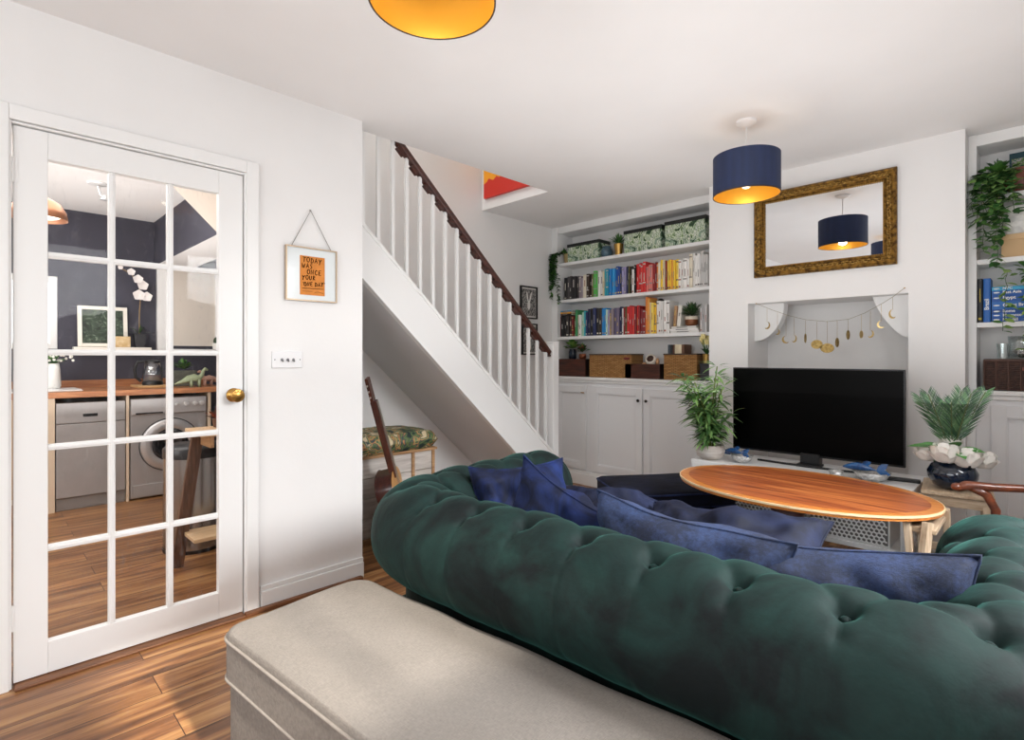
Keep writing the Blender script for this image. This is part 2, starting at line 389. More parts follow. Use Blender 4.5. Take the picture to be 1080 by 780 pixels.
def window(n, ax, c, a0, a1, z0, z1, bars, rows):
    root = bpy.data.objects.new('window_%d' % n, None); C.objects.link(root); root['kind'] = 'structure'
    root.location = (c, (a0+a1)/2, z0) if ax == 0 else ((a0+a1)/2, c, z0); ORG[root] = tuple(root.location)
    mb = MB(); w = .05
    def bx(p0, p1, q0, q1, d=.03):
        if ax == 0: mb.box(c-d, c+d, p0, p1, q0, q1)
        else: mb.box(p0, p1, c-d, c+d, q0, q1)
    bx(a0, a0+w, z0, z1); bx(a1-w, a1, z0, z1); bx(a0+w, a1-w, z0, z0+w); bx(a0+w, a1-w, z1-w, z1)
    for i in range(1, bars): p = a0+(a1-a0)*i/bars; bx(p-.015, p+.015, z0+w, z1-w, .02)
    for i in range(1, rows): q = z0+(z1-z0)*i/rows; bx(a0+w, a1-w, q-.014, q+.014, .019)
    mb.build('window_frame', TRIM, root, bevel=.004)
window(1, 0, XR+.05, WY0, WY1, WZ0, WZ1, 2, 1)
window(2, 1, YR-.05, -1.9, .6, .75, 2.15, 3, 2)
# baseboards
struct(B('baseboard_left', TRIM, (XL, XL+.018, .935, 1.46, 0, .085), (XL, XL+.012, .935, 1.46, .085, .108), bevel=.004))
struct(B('baseboard_left_front', TRIM, (XL, XL+.018, YR, .03, 0, .108), bevel=.004))
struct(B('baseboard_chimney', TRIM, (nb, xb, YC-.018, YC, 0, .11), (xa, na, YC-.018, YC, 0, .11), bevel=.004))
struct(B('baseboard_stairwell', TRIM, (XO, XO+.018, 1.51, 2.9, 0, .1), bevel=.003))
# door casing and threshold
struct(B('door_2', TRIM, (XL, XL+.02, .035, .088, 0, 2.05), (XL, XL+.02, .872, .925, 0, 2.05), (XL, XL+.02, .088, .872, 1.997, 2.05),
  (XLb-.0, XL+.012, .0851, .0945, 0, 1.997), (XLb, XL+.012, .8655, .8749, 0, 1.997), (XLb, XL+.012, .0945, .8655, 1.986, 1.9949), bevel=.003)).name = 'trim_5'
struct(B('trim_6', wood_mat('5d3a25', '8a5c3c', .5, 'y'), (XLb, XL+.045, .1, .86, 0.0005, .012), (XL+.02, XL+.045, .86, 1.44, .0005, .02), bevel=.004))
# ---- glazed door
door = bpy.data.objects.new('door_1', None); C.objects.link(door); door['kind'] = 'structure'; door.location = (XL-.02, .48, .015); ORG[door] = tuple(door.location)
dx0, dx1 = -2.618, -2.583; ys = [.192, .382, .579, .762]; zs = [.128, .466, .834, 1.182, 1.538, 1.884]
mb = MB(); mb.box(dx0, dx1, .099, ys[0], .015, 1.983); mb.box(dx0, dx1, ys[3], .861, .015, 1.983)
mb.box(dx0, dx1, ys[0], ys[3], .015, zs[0]); mb.box(dx0, dx1, ys[0], ys[3], zs[5], 1.983)
mb.build('door_frame', TRIM, door, bevel=.002)
mb = MB()
for y in ys[1:3]:
    mb.box(dx0+.004, dx1-.004, y-.011, y+.011, zs[0], zs[5]); mb.box(dx1-.006, dx1-.001, y-.005, y+.005, zs[0], zs[5])
for z in zs[1:5]:
    mb.box(dx0+.005, dx1-.005, ys[0], ys[3], z-.011, z+.011); mb.box(dx1-.007, dx1-.002, ys[0], ys[3], z-.005, z+.005)
mb.build('glazing_bars', TRIM, door, bevel=.002)
mb = MB(); mb.add([(dx0+.017, ys[0], zs[0]), (dx0+.017, ys[3], zs[0]), (dx0+.017, ys[3], zs[5]), (dx0+.017, ys[0], zs[5])], [(0, 1, 2, 3)])
mb.build('glass', glass_mat(), door)
mb = MB(); K = Matrix.Translation((dx1, .822, .995)) @ Matrix.Rotation(PI/2, 4, 'Y')
mb.lathe([(.031, 0), (.031, .004), (.026, .008), (.012, .010), (.010, .03), (.018, .036), (.028, .045), (.030, .052), (.0285, .058), (.024, .061), (.023, .0605), (.019, .063), (.01, .0645), (0, .065)], M=K)
for k in range(10):
    a = 2*PI*k/10; mb.sphere((.0205*math.cos(a), .0205*math.sin(a), .0615), (.0035, .0035, .002), 6, 4, M=K)
kn = mb.build('door_knob', BRASS, door, smooth=True)
for z in (.2, 1.78):
    mb = MB(); mb.lathe([(.005, 0), (.005, .09)], (dx1+.004, .097, z), 8); mb.box(dx1-.004, dx1+.002, .090, .112, z, z+.09)
    mb.build('hinge', TRIM, door, smooth=False)
# ================================================================ stairs
KZ = lambda y: 1.895-.912*(y-1.537)      # top edge of outer string
SF = lambda y: 1.593-.924*(y-1.537)      # soffit
y0s, y1s = .62, 3.2
st = thing('staircase', 'white painted staircase with spindles and dark wooden handrail', 'staircase', (-3.05, 2.6, 0))
xs = -2.70
mb = MB(); mb.prism([(y0s, KZ(y0s)), (y1s, KZ(y1s)), (y1s, .02), (3.0, .02), (2.9, SF(2.9)), (y0s, SF(y0s))][::1], 0, xs-.04, xs)
for q in (0.012,):
    mb.bar((xs-.02, y0s, KZ(y0s)+.0), (xs-.02, y1s, KZ(y1s)+.0), .052, .02)
mb.build('outer_string', TRIM, st, bevel=.003)
mb = MB(); mb.prism([(y0s, SF(y0s)), (y0s, SF(y0s)+.02), (3.1, SF(3.1)+.02), (3.1, SF(3.1))], 0, XO+.001, xs-.04)
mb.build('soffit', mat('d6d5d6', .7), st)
n = 12; rise = .2; going = .219
for i in range(n):
    y = 3.36-i*going; z = .2*(i+1)
    if y-going < .6: break
    mb = MB(); mb.box(XO+.002, xs-.041, y-going-.0, y+.02, z-.025, z); mb.box(XO+.002, xs-.041, y-.012, y, z-rise, z-.025)
    mb.build('tread', mat('cfc9c2', .7), st)
ya = 1.644; xm = xs-.035
RL = lambda y: 2.435-.916*(y-1.784)
mb = MB(); a, b = (xm, 1.25, RL(1.25)), (xm, 3.14, RL(3.14))
mb.bar(a, b, .05, .035); 
mb.build('handrail', DARKY, st, bevel=.012, bseg=3)
mb = MB(); yv = 1.45
while yv < 3.06:
    mb.bar((xm, yv+.034, RL(yv+.034)-.036), (xm, yv+.078, RL(yv+.078)-.036), .03, .026); yv += .097
mb.bar((xm, 1.25, RL(1.25)-.022), (xm, 3.14, RL(3.14)-.022), .034, .012)
mb.build('rail_fillet', DARKY, st)
yv = 1.547
while yv < 3.11:
    mb = MB(); mb.box(xm-.0095, xm+.0095, yv-.0095, yv+.0095, KZ(yv)+.0, RL(yv)-.03); mb.build('baluster', TRIM, st); yv += .097
mb = MB(); mb.box(xm-.033, xm+.033, 3.152, 3.218, .0, 1.27); mb.box(xm-.036, xm+.036, 3.149, 3.221, 1.27, 1.284)
mb.build('newel_post', TRIM, st, bevel=.004)
# canvas upstairs seen through the stairwell opening
def canvas_mat():
    m, t, b = nt('canvas_paint'); N, L = t.nodes, t.links
    tc = N.new('ShaderNodeTexCoord'); sp = N.new('ShaderNodeSeparateXYZ'); L.new(tc.outputs['Object'], sp.inputs[0])
    n = N.new('ShaderNodeTexNoise'); n.inputs['Scale'].default_value = 9; n.inputs['Detail'].default_value = 5; L.new(tc.outputs['Object'], n.inputs['Vector'])
    def M(op, a, bb):
        q = N.new('ShaderNodeMath'); q.operation = op
        for i, v in enumerate((a, bb)):
            if isinstance(v, (int, float)): q.inputs[i].default_value = v
            else: L.new(v, q.inputs[i])
        return q.outputs[0]
    # the yellow-orange field lies above a line rising to the right
    h = M('SUBTRACT', sp.outputs['Z'], M('MULTIPLY', sp.outputs['X'], .15))
    h = M('ADD', h, M('MULTIPLY', n.outputs['Fac'], .14)); 
    r = N.new('ShaderNodeValToRGB'); r.color_ramp.interpolation = 'CONSTANT'; r.color_ramp.elements[0].color = rgb('cf2f22'); r.color_ramp.elements[1].position = .245; r.color_ramp.elements[1].color = rgb('f2a21f')
    L.new(h, r.inputs['Fac']); L.new(r.outputs[0], b.inputs['Base Color']); return m
mb = MB(); mb.box(-3.39, -2.78, 3.05, 3.08, 2.50, 3.2)
tag(mb.build('canvas_painting', canvas_mat(), bevel=.003), 'red and orange abstract canvas hanging upstairs above the stairwell', 'painting')
# hare pictures on the stairwell wall
for i, (pa, pb, qa, qb, w) in enumerate(((548, 565.5, 302, 336, 'upper of two small framed hare prints on the stair wall'), (549.5, 565.5, 341, 374, 'lower of two small framed hare prints, partly behind the spindles'))):
    ya_, yb_ = WY(pa, XO), WY(pb, XO); zt, zb = ZZ(qa, XO, (ya_+yb_)/2), ZZ(qb, XO, (ya_+yb_)/2)
    t = thing('hare_print', w, 'picture', (XO, (ya_+yb_)/2, zb), group='black framed prints on the stair wall')
    f = .012
    mb = MB(); mb.box(XO, XO+.02, ya_, ya_+f, zb, zt); mb.box(XO, XO+.02, yb_-f, yb_, zb, zt); mb.box(XO, XO+.02, ya_+f, yb_-f, zb, zb+f); mb.box(XO, XO+.02, ya_+f, yb_-f, zt-f, zt)
    mb.build('frame', BLACK, t)
    mb = MB(); mb.box(XO, XO+.008, ya_+f, yb_-f, zb+f, zt-f); mb.build('mount', mat('dedcd6', .7), t)
    mb = MB(); mb.box(XO+.008, XO+.010, ya_+f+.006, yb_-f-.006, zb+f+.014, zt-f-.014); mb.build('printed_ground', mat('232325', .7, h2='a9a6a2', scale=70), t)
    cy = (ya_+yb_)/2; hh = zt-zb; mb = MB(); xx = XO+.011
    def e(cy_, cz, ry, rz, rot=0):
        Mx = Matrix.Translation((xx, cy_, cz)) @ Matrix.Rotation(rot, 4, 'X')
        mb.sphere((0, 0, 0), (.0015, ry, rz), 10, 6, M=Mx)
    if i == 0: e(cy-.018, zb+hh*.66, .009, .055, .22); e(cy+.022, zb+hh*.66, .009, .055, -.28); e(cy, zb+hh*.42, .02, .045)
    else: e(cy-.03, zb+hh*.5, .008, .06, .3); e(cy+.018, zb+hh*.55, .011, .06, -.5); e(cy, zb+hh*.3, .025, .05)
    mb.build('hare', mat('e6e3de', .7), t, smooth=True)
# ================================================================ under the stairs
b0, b1 = 1.60, 2.262; bx1 = -3.0
t = thing('storage_bench', 'whitewashed wooden storage box with floral cushion lid under the stairs', 'storage bench', (-3.2, 1.9, 0))
lw = wood_mat('b3aca5', 'd9d3cc', .7, 'y', 4)
mb = MB()
for k in range(4): mb.box(XO+.02, bx1-.012, b0+.01, b1-.01, .03+k*.125, .03+k*.125+.121)
mb.build('box', lw, t, bevel=.003)
mb = MB(); e_ = wood_mat('96714e', 'bd966c', .6, 'y', 4)
for y in (b0, b1-.035, b1-.2): mb.box(bx1-.012, bx1, y, y+.022, 0.02, .53)
mb.box(XO+.02, bx1+.004, b0-.004, b1+.004, .528, .545); mb.box(bx1-.012, bx1, b0, b1, .0, .03)
mb.build('edging', e_, t, bevel=.002)
def puff(mb, x0, x1, y0, y1, z0, z1, n=16, M=None, seed=0, p=.35, wr=.006, corner=0):
    vs = []; fs = []
    for sgn in (1, -1):
        for i in range(n+1):
            for j in range(n+1):
                u, v = 2*i/n-1, 2*j/n-1
                h = max(0, (1-abs(u)**3.2)*(1-abs(v)**3.2))**p
                w = noise.noise(Vector((u*3+seed, v*3, sgn+seed)))*wr*h*4
                k = 1-.02*(1-u*u*v*v)+corner*(u*v)**2
                vs.append(((x0+x1)/2+(x1-x0)/2*u*k, (y0+y1)/2+(y1-y0)/2*v*k, (z0+z1)/2+sgn*(z1-z0)/2*h+w))
    m_ = (n+1)**2
    for i in range(n):
        for j in range(n):
            a = i*(n+1)+j; fs.append((a, a+n+1, a+n+2, a+1)); fs.append((m_+a, m_+a+1, m_+a+n+2, m_+a+n+1))
    mb.add(vs, fs, M)
mb = MB(); puff(mb, XO+.02, bx1+.01, b0-.03, b1+.005, .53, .675, 24, p=.14, seed=3, wr=.003)
mb.build('cushion_lid', leafprint('floral', ['1d2f33', '3d5a3e', '6e7f4c', '2b4550', 'c98b55', '8a9a66', '1d3a3c', 'd8c7a4'], 5, 2), t, smooth=True)
# guitar, leaning in the corner behind the wall end
t = thing('acoustic_guitar', 'acoustic guitar with dark neck leaning under the stairs', 'guitar', (-2.9, 1.72, 0))
Pb = Vector((-2.84, 1.70, .02)); Pb = Vector((-2.80, 1.87, .02)); Pt = Vector((-2.80, 1.58, 1.0))
ax = (Pt-Pb).normalized(); side = Vector((.72, -.69, 0)); side = (side-ax*side.dot(ax)).normalized(); nrm = ax.cross(side)
G = Matrix.Translation(Pb) @ Matrix((side, nrm, ax)).transposed().to_4x4()
out = [(0, .0), (.10, .01), (.165, .06), (.185, .14), (.165, .21), (.118, .27), (.125, .33), (.14, .38), (.12, .44), (.06, .475), (0, .48)]
sm = []
for i in range(len(out)-1):
    p0, p1, p2, p3 = out[max(i-1, 0)], out[i], out[i+1], out[min(i+2, len(out)-1)]
    for k in range(5):
        f = k/5; sm.append(tuple(.5*(2*p1[q]+(p2[q]-p0[q])*f+(2*p0[q]-5*p1[q]+4*p2[q]-p3[q])*f*f+(3*p1[q]-p0[q]-3*p2[q]+p3[q])*f**3) for q in (0, 1)))
ol = sm+[(-x, z) for x, z in sm[::-1]]
for nm, ya2, yb2, mm, sc in (('body_side', -.048, .048, wood_mat('2a1310', '4a2119', .3, 'z', 4, .4), 1), ('soundboard', .048, .052, wood_mat('b98243', 'd9a662', .35, 'z', 5, .4), 1.01), ('back_panel', -.052, -.048, wood_mat('3a1a14', '5e2c20', .3, 'z', 4, .4), 1.01)):
    mb = MB(); mb.prism([(x*sc, z*sc) for x, z in ol], 1, ya2, yb2, G); mb.build(nm, mm, t, bevel=.002)
mb = MB(); mb.lathe([(.0, 0), (.048, 0), (.048, .002), (0, .002)], M=G @ Matrix.Translation((0, .052, .30)) @ Matrix.Rotation(-PI/2, 4, 'X')); mb.build('sound_hole', BLACK, t)
mb = MB(); mb.box(-.028, .028, .025, .06, .44, .92, G); mb.box(-.036, .036, .03, .048, .92, 1.06, G); mb.build('neck', DARKZ, t, bevel=.004)
mb = MB(); mb.box(-.06, .06, .052, .06, .13, .15, G)
for k in range(6): mb.tube([G @ Vector((-.02+k*.008, .064, .14)), G @ Vector((-.018+k*.007, .064, .92))], .0008, 4)
mb.build('strings', mat('c9c4ba', .3, .8), t)
for k in range(3):
    for sx in (-1, 1): mb = MB(); mb.tube([G @ Vector((sx*.036, .038, .95+k*.035)), G @ Vector((sx*.055, .038, .95+k*.035))], .005, 6); mb.build('tuning_peg', mat('cfcac0', .3, .8), t)
# dark red box by the guitar omitted; hanging glass frame with the card
t = thing('hanging_glass_frame', 'small clear glass frame holding an orange handwritten card on the white wall', 'picture frame', (XL, 1.178, 1.44))
ya, yb, za, zb = 1.048, 1.307, 1.438, 1.70; f = .006; cb = mat('b9a48c', .35, .6)
mb = MB(); x0, x1 = XL+.004, XL+.02
mb.box(x0, x1, ya, ya+f, za, zb); mb.box(x0, x1, yb-f, yb, za, zb); mb.box(x0, x1, ya+f, yb-f, za, za+f); mb.box(x0, x1, ya+f, yb-f, zb-f, zb)
mb.build('metal_edge', cb, t)
mb = MB(); mb.box(XL+.010, XL+.012, ya+f, yb-f, za+f, zb-f); mb.build('glass', mat('dfe5e6', .12, spec=.6), t)
mb = MB(); mb.tube([(XL+.012, ya+.03, zb), (XL+.01, 1.173, 1.884), (XL+.012, yb-.03, zb)], .0022, 6); mb.build('chain', mat('8e8a84', .4, .7), t)
mb = MB(); mb.sphere((XL+.006, 1.173, 1.886), .005, 8, 6); mb.build('nail', STEEL, t)
mb = MB(); mb.box(XL+.0125, XL+.015, 1.118, 1.243, 1.468, 1.658); cd = mb.build('card', mat('cf8238', .8, var=.08, scale=30), t)
FR = Matrix(((0, 0, 1, 0), (1, 0, 0, 0), (0, 1, 0, 0), (0, 0, 0, 1)))      # text facing +X, reading along +Y
ink = mat('0c0806', .9, spec=.05)
STROKES = {'T': [[(0, 1), (.9, .96)], [(.45, 1), (.4, 0)]], 'O': [[(.4, 1), (.1, .8), (.02, .45), (.2, .05), (.55, 0), (.8, .3), (.78, .7), (.5, .98), (.35, .95)]],
 'D': [[(.12, 1), (.1, 0)], [(0, .98), (.5, .9), (.78, .55), (.6, .15), (.05, .02)]], 'A': [[(0, 0), (.4, 1), (.75, .0)], [(.12, .4), (.68, .38)]], 'Y': [[(0, 1), (.35, .55)], [(.8, 1), (.35, .5), (.25, -.1)]],
 'W': [[(0, 1), (.22, .05), (.45, .7), (.65, .05), (.95, 1)]], 'S': [[(.65, .95), (.25, .95), (.1, .7), (.5, .5), (.6, .2), (.3, 0), (0, .08)]], 'N': [[(.05, 0), (.08, 1), (.65, .05), (.7, 1)]],
 'C': [[(.7, .85), (.35, 1), (.05, .6), (.15, .15), (.5, 0), (.75, .15)]], 'E': [[(.65, 1), (.08, .97), (.05, .03), (.7, 0)], [(.08, .5), (.55, .52)]], 'U': [[(.05, 1), (.05, .3), (.3, 0), (.6, .2), (.68, 1)]],
 'R': [[(.08, 0), (.1, 1), (.55, .95), (.6, .65), (.12, .5), (.7, 0)]], "'": [[(.1, 1.05), (.05, .8)]], ' ': []}
mb = MB(); rq = random.Random(8)
for s_, y_, z_, sz, rr in (('TODAY', 1.130, 1.628, .024, -.04), ('WAS', 1.126, 1.598, .022, .02), ('ONCE', 1.152, 1.570, .023, -.01), ('YOUR', 1.128, 1.542, .021, .03), ("'ONE DAY'", 1.132, 1.511, .019, .04)):
    q = 0
    for chh in s_:
        jz = rq.uniform(-.08, .08)
        for st_ in STROKES[chh]: mb.tube([(XL+.0155, y_+(q+a_*.72+b_*.06)*sz, z_+(b_+jz)*sz+q*sz*rr) for a_, b_ in st_], .0019, 5)
        q += {"'": .25, ' ': .35, 'W': 1.0, 'N': .86}.get(chh, .84)
mb.build('handwriting', ink, cd)
mb = MB(); mb.tube([(XL+.0158, 1.128, 1.500), (XL+.0158, 1.235, 1.502)], .0013, 4); mb.tube([(XL+.0158, 1.13, 1.485), (XL+.0158, 1.18, 1.487)], .0006, 4); mb.tube([(XL+.0158, 1.19, 1.482), (XL+.0158, 1.21, 1.486), (XL+.0158, 1.235, 1.480)], .0006, 4)
mb.build('underline', ink, cd)
# light switch
t = thing('light_switch', 'white triple light switch on the wall beside the door', 'switch', (XL, 1.06, 1.115))
mb = MB(); mb.box(XL, XL+.009, .987, 1.133, 1.112, 1.192); mb.build('plate', mat('e9e9ea', .25), t, bevel=.003)
for k in range(3):
    mb = MB(); y = 1.033+k*.027; mb.lathe([(.007, 0), (.007, .002), (.004, .003)], M=Matrix.Translation((XL+.009, y, 1.152)) @ Matrix.Rotation(PI/2, 4, 'Y'), seg=12)
    mb.bar((XL+.01, y, 1.152), (XL+.022, y, 1.144), .006, .005); mb.build('toggle', mat('8d8d90', .25, .8), t)
for y in (1.0, 1.12): mb = MB(); mb.lathe([(.003, 0), (.003, .001)], M=Matrix.Translation((XL+.009, y, 1.152)) @ Matrix.Rotation(PI/2, 4, 'Y'), seg=8); mb.build('screw', mat('6a6a6c', .4, .6), t)
# ================================================================ pendants
def pendant(x, y, z0, h, r, label):
    t = thing('pendant_lamp', label, 'pendant lamp', (x, y, CE), group='navy and gold drum pendants')
    mb = MB(); mb.lathe([(0, 0), (.052, 0), (.05, -.012), (.035, -.022), (.012, -.028), (.0, -.03)], (x, y, CE), 24); mb.build('ceiling_rose', mat('eeeeee', .4), t, smooth=True, auto=40)
    mb = MB(); mb.tube([(x, y, CE-.02), (x, y, z0+h*.93)], .003, 6); mb.lathe([(.018, 0), (.02, -.05), (.016, -.055), (0, -.055)], (x, y, z0+h*.93), 14); mb.build('flex', mat('e4e4e4', .4), t)
    def ring(ri, ro, za, zb, mm, nm):
        mb = MB(); mb.lathe([(ri, za), (ri, zb), (ro, zb), (ro, za), (ri, za)], (x, y, 0), 64, cap=False); return mb.build(nm, mm, t, smooth=True, auto=40)
    ring(r-.001, r, z0, z0+h, mat('1c2a4d', .65, var=.1, scale=40, stretch=(1, 1, .1)), 'shade')
    ring(r-.0035, r-.0015, z0, z0+h, mat('e8ae3c', .38, .45), 'gold_lining')
    ring(r-.003, r+.001, z0-.002, z0+.004, mat('2c1d16', .5), 'shade_rim')
    mb = MB()
    for k in range(3):
        a = k*2*PI/3+.4; mb.tube([(x, y, z0+h*.93), (x+(r-.006)*math.cos(a), y+(r-.003)*math.sin(a), z0+h*.97)], .0022, 6)
    mb.build('spider', mat('d8d8d8', .4, .5), t)
    mb = MB(); mb.lathe([(0, -.055-.1), (.02, -.15), (.03, -.12), (.026, -.09), (.013, -.06), (.012, -.05)], (x, y, z0+h*.93), 16); mb.build('bulb', mat('f2efe6', .3), t, smooth=True)
    pl = bpy.data.lights.new('bulb_glow', 'POINT'); pl.energy = 1.1; pl.color = (1, .86, .62); pl.shadow_soft_size = .03; po = bpy.data.objects.new('bulb_glow', pl); C.objects.link(po); po.location = (x, y, z0+.035)
pendant(-1.142, 2.9, 2.022, .205, .166, 'navy drum pendant lamp with gold lining nearest the mirror')
pendant(-1.185, .88, 2.127, .225, .171, 'navy drum pendant lamp with bright gold lining cropped at the top of the view')
# ================================================================ mirror
t = thing('wall_mirror', 'landscape mirror in an ornate antique gold frame on the chimney breast', 'mirror', (-1.045, YC, 1.71))
x0, x1, z0, z1 = -1.452, -.636, 1.710, 2.280; tilt = Matrix.Translation((0, YC-.002, z0)) @ Matrix.Rotation(math.radians(0.1), 4, 'X') @ Matrix.Translation((0, 0, -z0))
prof = [(0, 0), (0, -.022), (.010, -.034), (.020, -.03), (.030, -.036), (.044, -.03), (.056, -.016), (.064, -.018), (.070, -.010), (.070, 0)]
mb = MB(); vs = []; fs = []; n = len(prof)
for (cx_, cz_, sx, sz) in ((x0, z0, 1, 1), (x1, z0, -1, 1), (x1, z1, -1, -1), (x0, z1, 1, -1)):
    for d, y in prof: vs.append((cx_+sx*d, y, cz_+sz*d))
for k in range(4):
    for i in range(n-1): k2 = (k+1) % 4; fs.append((k*n+i, k*n+i+1, k2*n+i+1, k2*n+i))
mb.add(vs, fs, tilt); AG = mat('4d3518', .38, .85, h2='9a7435', scale=45, bump=.5, bscale=160)
mb.build('frame', AG, t, smooth=True, auto=35)
mb = MB(); rr = random.Random(4)
def orn(p, ang, s=1):
    Mx = tilt @ Matrix.Translation(p) @ Matrix.Rotation(ang, 4, 'Y')
    mb.tube([Mx @ Vector((.014*s*math.cos(a)*(1-a/9), -.004, .011*s*math.sin(a)*(1-a/9))) for a in [q*.6 for q in range(11)]], [.0042*s*(1-q/16) for q in range(11)], 6)
    mb.sphere((.018*s, -.002, .004), (.010*s, .005, .005*s), 8, 5, Mx); mb.sphere((-.014*s, -.002, -.006), (.009*s, .005, .005*s), 8, 5, Mx)
N1 = 22; N2 = 15
for k in range(N1):
    x = x0+.03+(x1-x0-.06)*(k+.5)/N1
    orn((x, -.034, z0+.036), 0 if k % 2 else PI); orn((x, -.034, z1-.036), 0 if k % 2 else PI)
for k in range(N2):
    z = z0+.04+(z1-z0-.08)*(k+.5)/N2
    orn((x0+.036, -.034, z), PI/2 if k % 2 else -PI/2); orn((x1-.036, -.034, z), PI/2 if k % 2 else -PI/2)
mb.build('carved_scrolls', mat('6d4d20', .3, .9, h2='bf9a55', scale=90), t, smooth=True)
mb = MB()
for k in range(70):
    x = x0+.007+(x1-x0-.014)*k/69
    for z in (z0+.0665, z1-.0665):
        if x0+.06 < x < x1-.06: mb.sphere((x, -.018, z), .0042, 6, 4, tilt)
for k in range(48):
    z = z0+.0665+(z1-z0-.133)*k/47
    for x in (x0+.0665, x1-.0665): mb.sphere((x, -.018, z), .0042, 6, 4, tilt)
mb.build('beaded_edge', mat('b28a45', .3, .95), t, smooth=True)
mb = MB(); mb.add([(x0+.066, -.006, z0+.066), (x1-.066, -.006, z0+.066), (x1-.066, -.006, z1-.066), (x0+.066, -.006, z1-.066)], [(0, 1, 2, 3)], tilt); mb.build('mirror_glass', mat('e8eaec', .01, 1), t)
mb = MB(); mb.box(x0+.01, x1-.01, -.004, 0, z0+.01, z1-.01, tilt); mb.build('backing', DARKW, t)
# ================================================================ moon garland
t = thing('moon_garland', 'garland of gold moon phases strung across the fireplace niche', 'garland', (-1.0, YC, 1.3))
gy = YC-.012
pts = [(797.6, 320), (815, 327), (833, 333), (850, 337), (872, 339), (895, 336.5), (912, 330), (932, 319), (943, 312), (954, 303.5)]
W3 = [Vector((WX(a, gy), gy, ZZ(b, WX(a, gy), gy))) for a, b in pts]
mb = MB(); mb.tube(W3, .0014, 5); mb.build('cord', mat('8f8568', .5, .3), t)
for q in (0, -1): mb = MB(); mb.sphere(W3[q], .004, 6, 4); mb.build('hook', BRASS, t)
MG = mat('8a713f', .42, .8, h2='b49a62', scale=60); MG2 = mat('cdb37c', .3, .8)
ph = [(809, 325.5, 343, 'c', 4, 8), (820, 330, 350, 'c', 3, 6), (829, 332.5, 358, 'C', 7, 8), (837.5, 335, 357, 'c', 3, 8), (849.5, 337.5, 356.5, 'o', 4.4, 10), (861.5, 338.8, 363, 'o', 9, 9.5), (872.5, 338.5, 367, 'o', 10.5, 10), (883, 338, 361, 'o', 6.5, 10), (894.5, 337, 353, 'o', 6, 10), (908.5, 332, 352.5, 'o', 6, 8), (918, 328, 352, 'C', 4, 8), (929.5, 320.5, 342, 'C', 10, 8), (941.5, 313.5, 331, 'c', 4, 10)]
for i, (px, pa, pb, k, w, h) in enumerate(ph):
    x = WX(px, gy); zt = ZZ(pa, x, gy); dd = (gy-x)*R2; R = h/2/F*dd; zc = ZZ(pb-0, x, gy)
    mb = MB(); mb.tube([(x, gy, zt), (x, gy, zc+R*.9)], .0009, 4)
    ang = math.acos(min(1, w/h*.98))-PI/4*0
    Mx = Matrix.Translation((x, gy-.001, zc)) @ Matrix.Rotation(-PI/4 if k == 'o' and w < 8 else 0, 4, 'Z')
    ws = min(1.15, w/h)
    if k == 'o':
        mb.lathe([(0, -.001), (R, -.001), (R, .001), (0, .001)], seg=20, M=Mx @ Matrix.Scale(ws*(1.25 if w >= 8 else 1.0), 4, (1, 0, 0)) @ Matrix.Rotation(PI/2, 4, 'X'))
    else:
        n = 14; sgn = 1 if i > 8 else 1
        o_ = [(R*math.cos(a), R*math.sin(a)) for a in [PI*.62+PI*1.1*q/n for q in range(n+1)]]
        in_ = [(R*.30+R*.86*math.cos(a), R*.18+R*.86*math.sin(a)) for a in [PI*.66+PI*.98*q/n for q in range(n+1)]]
        fl = -1 if i in (0, 1, 3, 10) else 1
        poly = [(fl*-p[0]*0+p[0]*(1 if fl > 0 else -1)*min(1, w/h+.3), p[1]) for p in o_+in_[::-1]]
        mb.prism(poly, 1, -.001, .001, Mx)
    mb.build('moon_pendant', MG2 if i in (9, 11) else MG, t)
